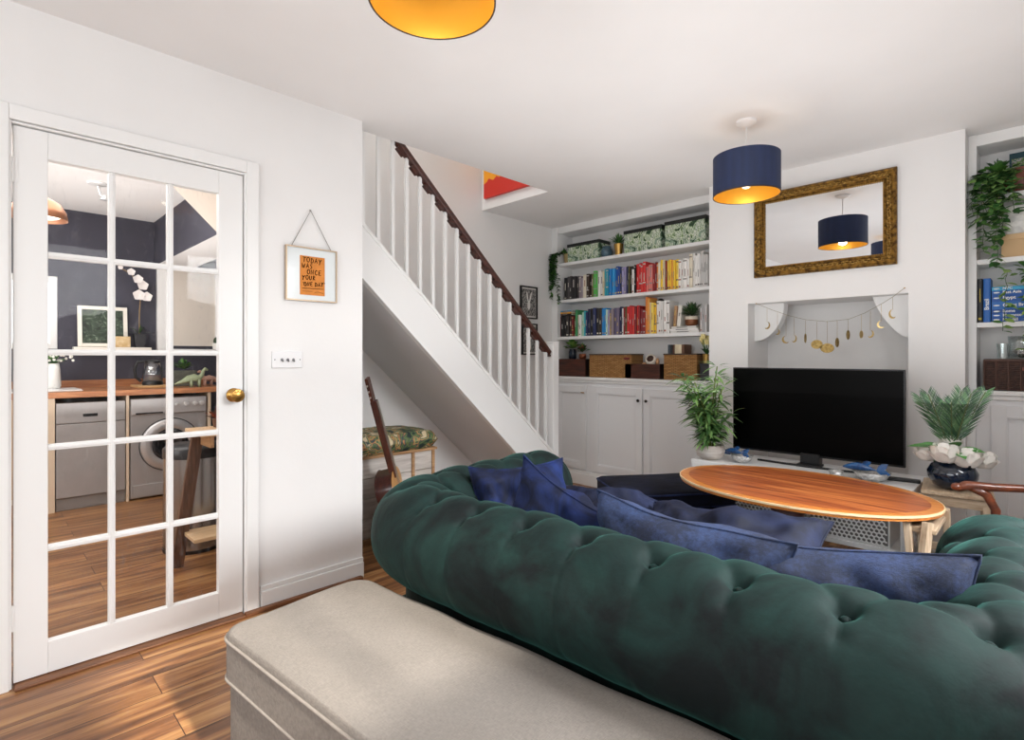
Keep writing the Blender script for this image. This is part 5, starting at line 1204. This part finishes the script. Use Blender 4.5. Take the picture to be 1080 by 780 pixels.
# arm fronts
for x in (0, SO['L']):
    mb = MB(); sg = 1 if x > 0 else -1
    ol = [(x+sg*n_*.90, z_ if j < np_ else zc+(z_-zc)*.90) for j, (n_, z_) in enumerate(prof)]
    mb.prism(ol, 1, SO['D']-.03, SO['D']+.012); mb.build('arm_front', GV, sofa, bevel=.006)
    mb = MB(); mb.tube([(a, SO['D']+.008, b) for a, b in ol[6:-8:3]], .006, 6); mb.build('piping', GV, sofa, smooth=True)
for b in btn:
    mb = MB(); p, nr = path(b[1]); j = min(range(len(T)), key=lambda q: abs(T[q]-b[2])); n_, z_ = prof[j]; nn = n_-NRM[j][0]*.032; zz_ = z_-NRM[j][1]*.032
    mb.sphere((p.x+nr.x*nn, p.y+nr.y*nn, zz_), (.011, .011, .009), 8, 6); mb.build('button', GV, sofa, smooth=True)
mb = MB(); mb.box(-.06, SO['L']+.06, -.06, SO['D']-.02, .07, .30); mb.build('base_frame', GV, sofa, bevel=.02, bseg=3)
for k in range(2):
    hx = (SO['L']-.22)/4; mb = MB(); M = Matrix.Translation((.11+hx*(2*k+1), .10+(SO['D']-.10)/2+.02, 0)); rbox(mb, hx-.003, (SO['D']-.12)/2, .30, .395, .04, M, dome=.018, wr=.004, seed=k*7)
    mb.build('seat_cushion', GV, sofa, smooth=True, auto=70)
for x in (.02, SO['L']-.02):
    for y in (.0, SO['D']-.05): mb = MB(); mb.lathe([(.016, 0), (.022, .01), (.018, .03), (.03, .05), (.03, .08)], (x, y, 0), 14); mb.build('foot', DARKW, sofa, smooth=True)
# ---- cushions on the sofa
VB = velvet('080f26', '192b5e', 'blue_velvet', 7, .35); DN = denim('0f182f', '2a3c63', 'denim_blue'); DN2 = denim('0e172d', '24355b', 'denim_dark', 80); DK2 = velvet('0a0e1f', '1c2440', 'ink_velvet', 6, .25); DNL = denim('2a3658', '7a86aa', 'denim_faded', 90)
def cushion(loc, rot, w, h, th, m, lab, seed, seam=None, corner=.055, wr=.022, squash=None, flap=0):
    Mx = Matrix.Translation(loc) @ Euler([math.radians(a) for a in rot], 'XYZ').to_matrix().to_4x4()
    t = thing('cushion', lab, 'cushion', loc, group='blue scatter cushions on the sofa')
    n = 34; vs = []; fs = []; rim = {}
    for sg in (1, -1):
        for i in range(n+1):
            for j in range(n+1):
                u, v = 2*i/n-1, 2*j/n-1
                kx = 1-.10*(1-v*v)*0-.07*(1-abs(v)**2)*abs(u)**3+corner*(abs(u)*abs(v))**3
                ky = 1-.07*(1-abs(u)**2)*abs(v)**3+corner*(abs(u)*abs(v))**3
                hgt = (max(0, (1-u**4)*(1-v**4)))**.45*(1-.25*(u*u+v*v)/2)
                e = max(0, (1-u*u)*(1-v*v))**.3
                wv = (noise.noise(Vector((u*2.2+seed*3, v*2.2, sg*1.5)))*1.0+noise.noise(Vector((u*5+seed, v*4, sg*3+seed)))*.45)*wr*e*2
                # radial creases from the corners
                for cu in (-1, 1):
                    for cv in (-1, 1):
                        d = math.hypot(u-cu, v-cv)
                        if d < .9: wv += math.sin(math.atan2(v-cv, u-cu)*11+seed)*.010*(1-d/.9)*min(1, d*4)*e
                z = sg*th/2*hgt+wv*(1 if hgt > .02 else 0)
                if abs(u) == 1 or abs(v) == 1: z = 0
                bend = (squash or 0)*(v*v+.3*u*u)+noise.noise(Vector((u*1.3+seed, v*1.3, 9)))*.02
                vs.append((w/2*u*kx, h/2*v*ky, z+bend))
    m_ = (n+1)**2
    for i in range(n):
        for j in range(n): a = i*(n+1)+j; fs.append((a, a+n+1, a+n+2, a+1)); fs.append((m_+a, m_+a+1, m_+a+n+2, m_+a+n+1))
    mb = MB(); mb.add(vs, fs, Mx); o = mb.build('cushion_cover', m, t, smooth=True)
    loop = [i*(n+1) for i in range(n+1)]+[n*(n+1)+j for j in range(1, n+1)]+[i*(n+1)+n for i in range(n-1, -1, -1)]+[j for j in range(n-1, 0, -1)]
    mb = MB(); mb.tube([Mx @ Vector(vs[q]) for q in loop], .0035, 6, close=True); mb.build('piped_seam', seam or m, t, smooth=True)
    return t
CU = [
 ((-1.425, 1.49, .565), (74, 0, 72), .40, .37, .15, VB, 'deep blue velvet cushion in the far left corner of the sofa', 1),
 ((-1.10, 1.345, .56), (102, 24, 10), .46, .38, .16, VB, 'royal blue velvet cushion with one corner pointing up, second from the left', 2),
 ((-1.19, 1.68, .52), (22, 6, 25), .46, .42, .14, DK2, 'ink blue velvet cushion slumped behind the pointed royal blue one', 3),
 ((-.69, 1.335, .558), (97, 3, 3), .52, .38, .19, DN, 'wide denim cushion leaning on the middle of the sofa back', 4),
 ((-.74, 1.68, .53), (26, -4, 8), .56, .42, .17, DK2, 'dark indigo cushion lying on the seat in front of the wide denim one', 5),
 ((-.37, 1.385, .56), (92, -6, 6), .56, .35, .20, DN2, 'long denim cushion leaning at the right end of the sofa back', 6),
 ((-1.36, 1.80, .49), (18, 5, 60), .36, .34, .10, DNL, 'faded pale denim cushion with stitched edge behind the pointed blue cushion', 7)]
for c in CU: cushion(*c)
# ================================================================ ottoman in the foreground
LN = linen()
t = thing('ottoman', 'long beige linen slipcovered ottoman behind the green sofa', 'ottoman', (-.79, .757, 0), math.radians(5.2), local=True)
OHX, OHY = .805, .222
mb = MB(); rbox(mb, OHX-.012, OHY-.012, .03, .33, .04, wr=.006, seed=2); mb.build('skirt', LN, t, smooth=True, auto=60)
mb = MB(); oo = rbox(mb, OHX, OHY, .32, .445, .06, dome=.014, wr=.006, seed=5); mb.build('top_cushion', LN, t, smooth=True, auto=70)
mb = MB(); mb.tube([(x*1.002, y*1.004, .424) for x, y in oo], .0042, 6, close=True); mb.tube([(x*1.001, y*1.002, .322) for x, y in oo], .0038, 6, close=True); mb.build('piping', mat('989088', .9, var=.08, scale=60), t, smooth=True)
mb = MB()
for sx in (-1, 1):
    for sy in (-1, 1): mb.lathe([(.02, 0), (.025, .04)], (sx*(OHX-.08), sy*(OHY-.06), 0), 10)
mb.build('feet', DARKW, t)
# ================================================================ kitchen seen through the glazed door
KX = -5.9; KF = -5.25
struct(B('wall_kitchen_far', NAVYW, (KX-.1, KX, -.15+.65, 2.4, 0, CE), (KX-.1, KX, -1.6, .5, 0, 1.23), (KX-.1, KX, -1.6, -.35, 1.23, CE), (KX-.1, KX, -.35, .5, 1.84, CE)))
struct(B('wall_kitchen_right', NAVYW, (KX-.1, XO-.1, 2.4, 2.5, 0, CE)))
struct(B('wall_kitchen_left', WHITE, (KX-.1, XLb, -1.7, -1.6, 0, CE)))
struct(B('wall_partition', WHITE, (XO-.1, XLb, 1.46, 1.505, 0, CE)))
struct(B('ceiling_kitchen', CEILM, (KX-.1, XO-.16, -1.7, 2.5, CE, CE+.1), (XO-.16, XLb, -1.7, .52, CE, CE+.14)))
struct(B('wall_bulkhead', NAVYW, (KX, XO-.12, 1.187, 1.19, 2.01, CE-.001)))
struct(B('trim_7', CEILM, (KX, XO-.12, 1.1901, 1.478, 2.008, CE-.001)))
SK = lambda y: 2.092-.97*(y-.88)
mb = MB(); mb.prism([(.54, SK(.54)), (.54, CE+.02), (1.46, CE+.02), (1.46, SK(1.46))], 0, -3.6, -3.46); mb.prism([(.54, SK(.54)), (.54, SK(.54)+.03), (1.455, SK(1.455)+.03), (1.455, SK(1.455))], 0, -3.4599, XLb-.001)
struct(mb.build('trim_8', mat('ddd2c6', .8)))
window(3, 0, KX-.04, -.35, .5, 1.23, 1.84, 1, 1)
mb = MB(); mb.box(KX-.12, KX-.11, -.6, .75, 1.0, 2.0); tag(mb.build('daylight_panel', mat('e9edf0', .9, emit=.9)), 'glowing pale panel standing in for daylight outside the small kitchen window', 'blind')  # added glowing panel in place of daylight behind the window
# blind on the far wall
t = thing('roller_blind', 'cream roller blind in a white window frame on the kitchen far wall', 'blind', (KX, 1.5, 1.24))
B('blind_fabric', mat('dcd3c8', .8), (KX+.01, KX+.02, 1.30, 1.70, 1.27, 1.985), parent=t); B('window_frame', TRIM, (KX, KX+.05, 1.205, 1.30, 1.24, 1.985), (KX, KX+.04, 1.70, 1.78, 1.24, 1.985), parent=t, bevel=.003); B('sill', TRIM, (KX, KX+.08, 1.205, 1.80, 1.22, 1.24), parent=t)
# worktop
WT_ = wood_mat('8a5433', 'b87f55', .4, 'y', 4)
t = thing('kitchen_worktop', 'oiled wooden kitchen worktop with upstand along the navy wall', 'worktop', (-5.6, .6, .84)); B('worktop_slab', WT_, (KX+.0, KF+.03, -1.0, 1.62, .855, .90), parent=t, bevel=.004); B('upstand', WT_, (KX, KX+.02, -1.0, 1.62, .90, .965), parent=t)
CRM = mat('e0cdb4', .5)
def panel(y0, y1, lab): tag(B('end_panel', CRM, (KX+.02, KF, y0, y1, 0, .854), bevel=.002), lab, 'panel')
panel(.372, .430, 'cream unit panel left of the silver dishwasher'); panel(.868, .888, 'narrow cream panel between dishwasher and washing machine'); panel(1.462, 1.485, 'cream panel right of the washing machine')
t = thing('kitchen_cabinet', 'wooden kitchen base cabinet under the sink end of the worktop', 'cabinet', (-5.55, .0, 0)); B('carcass', mat('d8c3a6', .5), (KX+.02, KF-.02, -.9, .371, .1, .854), parent=t); B('door', mat('caa67c', .5), (KF-.02, KF, -.25, .365, .14, .85), parent=t, bevel=.002); B('kickboard', mat('b98c60', .5), (KF-.06, KF-.03, -.9, .371, 0, .1), parent=t)
t = thing('dishwasher', 'silver slimline dishwasher under the kitchen worktop', 'dishwasher', (-5.5, .65, 0)); DW = SILVER
B('body', DW, (KX+.02, KF-.03, .436, .862, .0, .815), parent=t); B('door', DW, (KF-.03, KF-.002, .436, .862, .10, .655), parent=t, bevel=.004); B('control_panel', DW, (KF-.03, KF, .436, .862, .66, .815), parent=t, bevel=.004); B('kickplate', mat('9a9998', .4, .5), (KF-.05, KF-.02, .436, .862, 0.01, .095), parent=t)
B('handle_recess', BLACK, (KF, KF+.002, .595, .685, .705, .728), parent=t)
t = thing('washing_machine', 'silver front loading washing machine beside the dishwasher', 'washing machine', (-5.5, 1.18, 0))
B('body', DW, (KX+.02, KF-.01, .896, 1.452, .01, .825), parent=t, bevel=.008); B('control_panel', mat('c4c3c4', .4, .4), (KF-.01, KF+.004, .90, 1.448, .69, .82), parent=t, bevel=.006); B('drawer_handle', BLACK, (KF+.004, KF+.006, .93, 1.12, .695, .708), parent=t)
DR = Matrix.Translation((KF-.01, 1.175, .43)) @ Matrix.Rotation(PI/2, 4, 'Y')
mb = MB(); mb.lathe([(.215, 0), (.215, .012), (.205, .022), (.15, .03), (.135, .022), (.135, .01), (.215, .0)], M=DR, seg=48); mb.build('door_ring', mat('cbcacb', .25, .6), t, smooth=True, auto=50)
mb = MB(); mb.lathe([(.135, .01), (.13, .02), (.10, .012), (.04, .0), (0, -.004)], M=DR, seg=40); mb.build('door_glass', mat('1b1c20', .1), t, smooth=True)
mb = MB(); mb.lathe([(.222, .0), (.222, .006), (.216, .006), (.216, 0)], M=DR, seg=48); mb.build('door_gasket', mat('2a2a2c', .5), t)
for y in (1.22, 1.29, 1.36, 1.41):
    mb = MB(); mb.lathe([(.02 if y > 1.25 else .012, 0), (.018 if y > 1.25 else .01, .016), (0, .018)], M=Matrix.Translation((KF+.004, y, .765)) @ Matrix.Rotation(PI/2, 4, 'Y'), seg=16); mb.build('dial', mat('dcdcdc', .3, .4), t, smooth=True, auto=40)
B('kick_flap', mat('b5b4b4', .4, .4), (KF-.01, KF, .91, 1.44, .02, .12), parent=t, bevel=.003)
tag(B('enamel_sink', mat('eef0f0', .2), (-5.75, -5.30, -.35, .60, .901, .912), bevel=.004), 'white drainer of the kitchen sink set on the worktop', 'sink')
# things on the worktop
def kthing(name, lab, cat, px, X_, z): y = WY(px, X_); return thing(name, lab, cat, (X_, y, z)), X_, y
t, x, y = kthing('flower_vase', 'white vase of small white flowers on the kitchen windowsill end of the worktop', 'vase', 56, -5.62, .9125)
mb = MB(); mb.lathe([(.04, 0), (.05, .02), (.045, .15), (.038, .20), (.034, .20), (.04, .15)], (x, y, .9125), 18); mb.build('vase_body', mat('ecebe8', .4), t, smooth=True)
bush(t, (x, y, 1.10), .09, 60, .06, .018, GR[:2], 31, up=.5); mb = MB(); rr = random.Random(3)
for k in range(40): mb.sphere((x+rr.uniform(-.08, .08), y+rr.uniform(-.08, .12), 1.13+rr.uniform(0, .08)), .011, 6, 4)
mb.build('flowers', mat('f0eee6', .7), t)
t, x, y = kthing('glass_kettle', 'glass electric kettle with black handle on the kitchen worktop', 'kettle', 161, -5.55, .922)
mb = MB(); mb.lathe([(.078, 0), (.078, .025), (.074, .03)], (x, y, .922), 28); mb.lathe([(.055, .19), (.058, .205), (.03, .215), (0, .217)], (x, y, .922), 28)
mb.tube([(x, y-.055, 1.125), (x, y-.11, 1.12), (x, y-.13, 1.07), (x, y-.125, .99), (x, y-.085, .955)], .012, 8); mb.build('base_and_handle', BLACK, t, smooth=True, auto=50)
mb = MB(); mb.lathe([(.075, .03), (.076, .12), (.058, .19)], (x, y, .922), 28); mb.build('glass_body', clear_mat((.8, .84, .88, 1), .3), t, smooth=True)
mb = MB(); mb.lathe([(.0, .035), (.070, .035), (.071, .10), (0, .10)], (x, y, .922), 24); mb.build('water', mat('5f6a78', .1), t)
tag(B('chopping_board', wood_mat('b98d5c', 'd9b27e', .5, 'y', 5), (-5.72, -5.38, WY(143, -5.5), WY(178, -5.5), .901, .921), bevel=.004), 'round edged wooden board under the glass kettle', 'chopping board')
t, x, y = kthing('herb_planter', 'grey rectangular planter of green herbs on the kitchen worktop', 'planter', 194, -5.62, .901)
mb = MB(); mb.box(x-.06, x+.06, y-.10, y+.09, .901, 1.04); mb.build('planter_box', mat('5b5e55', .7, var=.2, scale=20), t, bevel=.004); bush(t, (x, y, 1.05), .10, 160, .05, .024, GR[:2], 33, up=.6)
def dino(px, X_, z, m, lab, s=1, flip=1):
    t, x, y = kthing('dinosaur_figurine', lab, 'figurine', px, X_, z)
    mb = MB(); P_ = lambda a, b: (x, y+flip*a*s, z+b*s)
    mb.tube([P_(-.16, .03), P_(-.10, .05), P_(-.05, .075), P_(.0, .085), P_(.04, .08), P_(.065, .11), P_(.075, .15), P_(.09, .165), P_(.115, .155)], [.006*s, .018*s, .032*s, .036*s, .030*s, .018*s, .014*s, .018*s, .008*s], 10)
    mb.build('body', m, t, smooth=True)
    for a in (-.03, .035):
        for q in (-1, 1):
            mb = MB(); mb.tube([(x+q*.016*s, y+flip*a*s, z+.07*s), (x+q*.022*s, y+flip*(a+.005)*s, z)], [.014*s, .011*s], 8); mb.build('leg', m, t, smooth=True)
dino(205, -5.33, .9005, mat('8f9a7a', .5, var=.1), 'pale green toy dinosaur at the front of the kitchen worktop', .95)
dino(220, -5.48, .9005, mat('b58d7c', .5, var=.1), 'pinkish brown toy dinosaur at the right end of the kitchen worktop', .8, -1)
# ledge with print, block and orchid
t = tag(B('picture_ledge', mat('e9e4da', .5), (KX, KX+.11, .595, 1.148, 1.222, 1.25), bevel=.003), 'narrow white picture ledge on the navy kitchen wall', 'shelf')
t = thing('framed_print', 'white framed botanical print leaning on the kitchen ledge', 'picture', (KX+.05, .80, 1.2505))
M = Matrix.Translation((KX+.065, 0, 1.2505)) @ Matrix.Rotation(-.12, 4, 'Y'); y0, y1, h, f = .625, .975, .355, .03
mb = MB(); mb.box(0, .018, y0, y0+f, 0, h, M); mb.box(0, .018, y1-f, y1, 0, h, M); mb.box(0, .018, y0+f, y1-f, 0, f, M); mb.box(0, .018, y0+f, y1-f, h-f, h, M); mb.build('frame', mat('ebe6dc', .5), t, bevel=.002)
mb = MB(); mb.box(0, .008, y0+f, y1-f, f, h-f, M); mb.build('print', leafprint('jungle', ['1a241d', '2a3d2c', '1f2b26', '51634e', '151f1b', '354a38', '6f7d6b'], 9, 3), t)
mb = MB(); mb.box(KX+.09, KX+.108, .83, .99, 1.2505, 1.345); t = tag(mb.build('wooden_block', mat('e0c79c', .6, h2='cba873', scale=30), bevel=.003), 'pale wooden block with dark sprig on the kitchen ledge', 'ornament')
t = thing('orchid', 'white orchid in a dark square pot at the end of the kitchen ledge', 'potted plant', (KX+.06, 1.06, 1.2505)); ox, oy = KX+.065, 1.062
mb = MB(); mb.prism([(-.035, -.035), (.035, -.035), (.035, .035), (-.035, .035)], 2, 0, .001); mb = MB(); vs = [(ox+sx*w, oy+sy*w, z) for w, z in ((.032, 1.2505), (.044, 1.37)) for sx, sy in ((-1, -1), (1, -1), (1, 1), (-1, 1))]; mb.add(vs, [(3, 2, 1, 0), (4, 5, 6, 7), (0, 1, 5, 4), (1, 2, 6, 5), (2, 3, 7, 6), (3, 0, 4, 7)]); mb.build('pot', mat('2b2b2f', .6), t)
pts = [(ox, oy, 1.37), (ox, oy, 1.55), (ox, oy+.01, 1.72), (ox+.01, oy-.01, 1.83), (ox+.03, oy-.07, 1.91), (ox+.04, oy-.15, 1.95)]
mb = MB(); mb.tube(pts, .004, 6); mb.build('stem', mat('9a7f54', .6), t)
ml = MB()
for k in range(9): a = k*.75; ml.leaf((ox, oy, 1.37), (.2*math.cos(a), math.sin(a), .35), (0, 0, 1), .15, .016, .35, 4)
ml.build('leaves', GR[2], t)
mb = MB()
for (q, dy, dz, s) in ((5, 0, 0, .5), (4, 0, .01, .8), (4, .05, -.05, 1.0), (3, .03, -.02, 1.1), (3, .0, -.11, 1.2), (3, .06, -.12, 1.1)):
    c = Vector(pts[q])+Vector((.02, dy, dz))
    for k in range(5): a = 2*PI*k/5+.3; mb.leaf(c, (.25, math.cos(a), math.sin(a)), (1, 0, 0), .043*s, .05*s, 0, 5, .9)
mb.build('blossoms', mat('efe9e6', .6), t, smooth=True)
t, x, y = kthing('white_pot', 'tiny white pot with dark cactus on the kitchen windowsill', 'potted plant', 228, KX+.045, 1.2405); mb = MB(); mb.lathe([(.03, 0), (.035, .06), (.03, .06), (.02, .01)], (x, y, 1.2405), 14); mb.build('pot', mat('efeeea', .5), t); mb = MB(); mb.sphere((x, y, 1.32), (.025, .025, .04), 10, 8); mb.build('cactus', GR[2], t, smooth=True)
# copper pendant
t = thing('copper_pendant', 'copper dome pendant lamp hanging in the kitchen', 'pendant lamp', (-4.2, .27, CE)); mb = MB(); mb.lathe([(.135, 1.975), (.128, 2.02), (.10, 2.07), (.05, 2.10), (.02, 2.11), (.018, 2.13)], (-4.2, .27, 0), 32, cap=False); mb.build('shade', mat('b9805f', .35, .5), t, smooth=True, solid=.003)
mb = MB(); mb.tube([(-4.2, .27, 2.12), (-4.2, .27, CE)], .003, 5); mb.build('flex', mat('ddd', .5) if False else mat('dddddd', .5), t); mb = MB(); mb.sphere((-4.2, .27, 2.0), (.11, .11, .02), 16, 6); mb.build('glowing_diffuser', mat('fff4e4', .5, emit=2.0), t, smooth=True)
t = thing('spotlight_bar', 'white flush spotlight on the kitchen ceiling', 'ceiling light', (-4.9, .50, CE)); sx_, sy_ = -4.85, WY(103, -4.85); mb = MB(); mb.lathe([(.0, 0), (.06, 0), (.06, -.012), (0, -.015)], (sx_, sy_, CE), 24); mb.build('base', mat('dcdcdc', .4), t); mb = MB(); mb.tube([(sx_, sy_, CE-.02), (sx_, sy_+.02, CE-.09)], .008, 6); mb.lathe([(.015, 0), (.028, -.035), (.022, -.035)], (sx_, sy_+.04, CE-.08), 14); mb.build('lamp_head', mat('cfcfcf', .3, .6), t)
# trestle desk and bin
t = thing('trestle_desk', 'small pale wooden desk with dark splayed legs just inside the kitchen', 'desk', (-3.45, 1.05, 0)); DLEG = wood_mat('4a3326', '755543', .5, 'z', 4)
B('desktop', wood_mat('c9a67e', 'e0c29b', .5, 'y', 5), (-3.52, -3.20, .86, 1.44, .735, .755), parent=t, bevel=.003)
B('lower_shelf', wood_mat('c9a67e', 'e0c29b', .5, 'y', 5), (-3.44, -3.22, .83, 1.40, .17, .19), parent=t, bevel=.003)
for (a, b) in (((-3.42, .90, .735), (-3.42, .795, 0)), ((-3.24, 1.05, .735), (-3.24, 1.02, 0)), ((-3.42, 1.38, .735), (-3.42, 1.43, 0)), ((-3.24, 1.38, .735), (-3.24, 1.43, 0))): mb = MB(); mb.bar(a, b, .03, .06); mb.build('leg', DLEG, t, bevel=.002)
B('apron', wood_mat('a57c56', 'c59b70', .5, 'x', 4), (-3.43, -3.23, .91, .93, .67, .734), parent=t)
t = thing('pedal_bin', 'tall brushed steel pedal bin under the small desk', 'bin', (-3.62, .95, 0)); bxx, byy = -3.735, .965; mb = MB(); mb.lathe([(.165, .02), (.165, .56)], (bxx, byy, 0), 32); mb.build('bin_body', mat('a9a9aa', .25, .95, var=.08, scale=5, stretch=(6, 6, .3)), t, smooth=True, auto=50); mb = MB(); mb.lathe([(.168, .56), (.168, .61), (.15, .63), (0, .635)], (bxx, byy, 0), 32); mb.lathe([(.168, 0), (.168, .02)], (bxx, byy, 0), 32); mb.build('lid_and_base', mat('1d1d20', .35), t, smooth=True, auto=50)
# red dried flowers hint right of the washing machine
t, x, y = kthing('dried_flowers', 'small bunch of dark red dried flowers standing on the little desk', 'flowers', 229, -3.45, .756)
mb = MB(); mb.lathe([(.02, 0), (.028, .05), (.022, .05)], (x, y, .756), 12); mb.build('jar', mat('6a4a3a', .4), t); bush(t, (x, y, .80), .05, 60, .06, .02, [mat('7a2f24', .7), mat('a55a3c', .7), mat('5a3a2a', .7)], 41, up=.8)
# ================================================================ light
w = bpy.data.worlds.new('world'); bpy.context.scene.world = w; w.use_nodes = True
bg = w.node_tree.nodes['Background']; bg.inputs['Color'].default_value = (.86, .93, 1, 1); bg.inputs['Strength'].default_value = 1.6
def area(name, loc, to, sx, sy, e, col=(1, 1, 1), spread=None):
    l = bpy.data.lights.new(name, 'AREA'); l.shape = 'RECTANGLE'; l.size = sx; l.size_y = sy; l.energy = e; l.color = col
    if spread: l.spread = math.radians(spread)
    o = bpy.data.objects.new(name, l); C.objects.link(o); o.location = loc; o.rotation_euler = (Vector(to)-Vector(loc)).to_track_quat('-Z', 'Y').to_euler(); return o
area('right_window_light', (XR-.02, .53, 1.6), (-1.5, .8, 1.1), .8, 1.1, 22, (.97, .985, 1))
area('rear_window_light', (-.65, YR+.02, 1.45), (-1.2, 3, 1.5), 2.3, 1.35, 33, (1, .99, .98))
area('sofa_arm_fill', (XR-.04, 2.0, 1.7), (-.1, 1.75, .65), .9, 1.2, 62, (.97, .985, 1), 85)  # added lamp at the solid wall, brightens the right sofa arm
area('ceiling_bounce', (-1.0, 2.2, .95), (-1.0, 2.2, 2.4), 2.2, 2.6, 27, (1, .99, .98), 170)
area('kitchen_light', (-4.5, .2, CE-.03), (-4.6, .3, 0), 1.6, 2.4, 42, (1, .97, .93))
area('kitchen_bounce', (-4.4, .3, .7), (-4.4, .3, 2.4), 1.2, 2.0, 32, (1, .98, .95), 170)
area('kitchen_side_fill', (-3.6, -1.4, 1.6), (-5.4, .6, .8), 1.0, 1.0, 22, (1, .98, .96))  # unseen lamp by the windowless left wall, aimed at the kitchen units
area('landing_fill', (-3.0, 1.2, 4.5), (-3.0, 1.6, 2), .5, 2.4, 38, (1, .98, .95))  # added unseen lamp that lights the closed stair shaft
area('under_stair_light', (-2.2, 1.8, 1.2), (-3.3, 2.1, .6), .3, .3, .0001)
s = bpy.data.lights.new('sun', 'SUN'); s.energy = 8; s.angle = math.radians(2.5); s.color = (1, .93, .82); so = bpy.data.objects.new('sun', s); C.objects.link(so)
so.rotation_euler = Vector((-1, .02, -.57)).to_track_quat('-Z', 'Y').to_euler()
sc = bpy.context.scene; sc.view_settings.view_transform = 'Standard'; sc.view_settings.look = 'None'; sc.view_settings.exposure = -0.07
sc.cycles.max_bounces = 10; sc.cycles.diffuse_bounces = 5; sc.cycles.glossy_bounces = 4; sc.cycles.transparent_max_bounces = 12; sc.cycles.caustics_reflective = False; sc.cycles.caustics_refractive = False
sc.cycles.sample_clamp_indirect = 6; sc.cycles.use_denoising = True
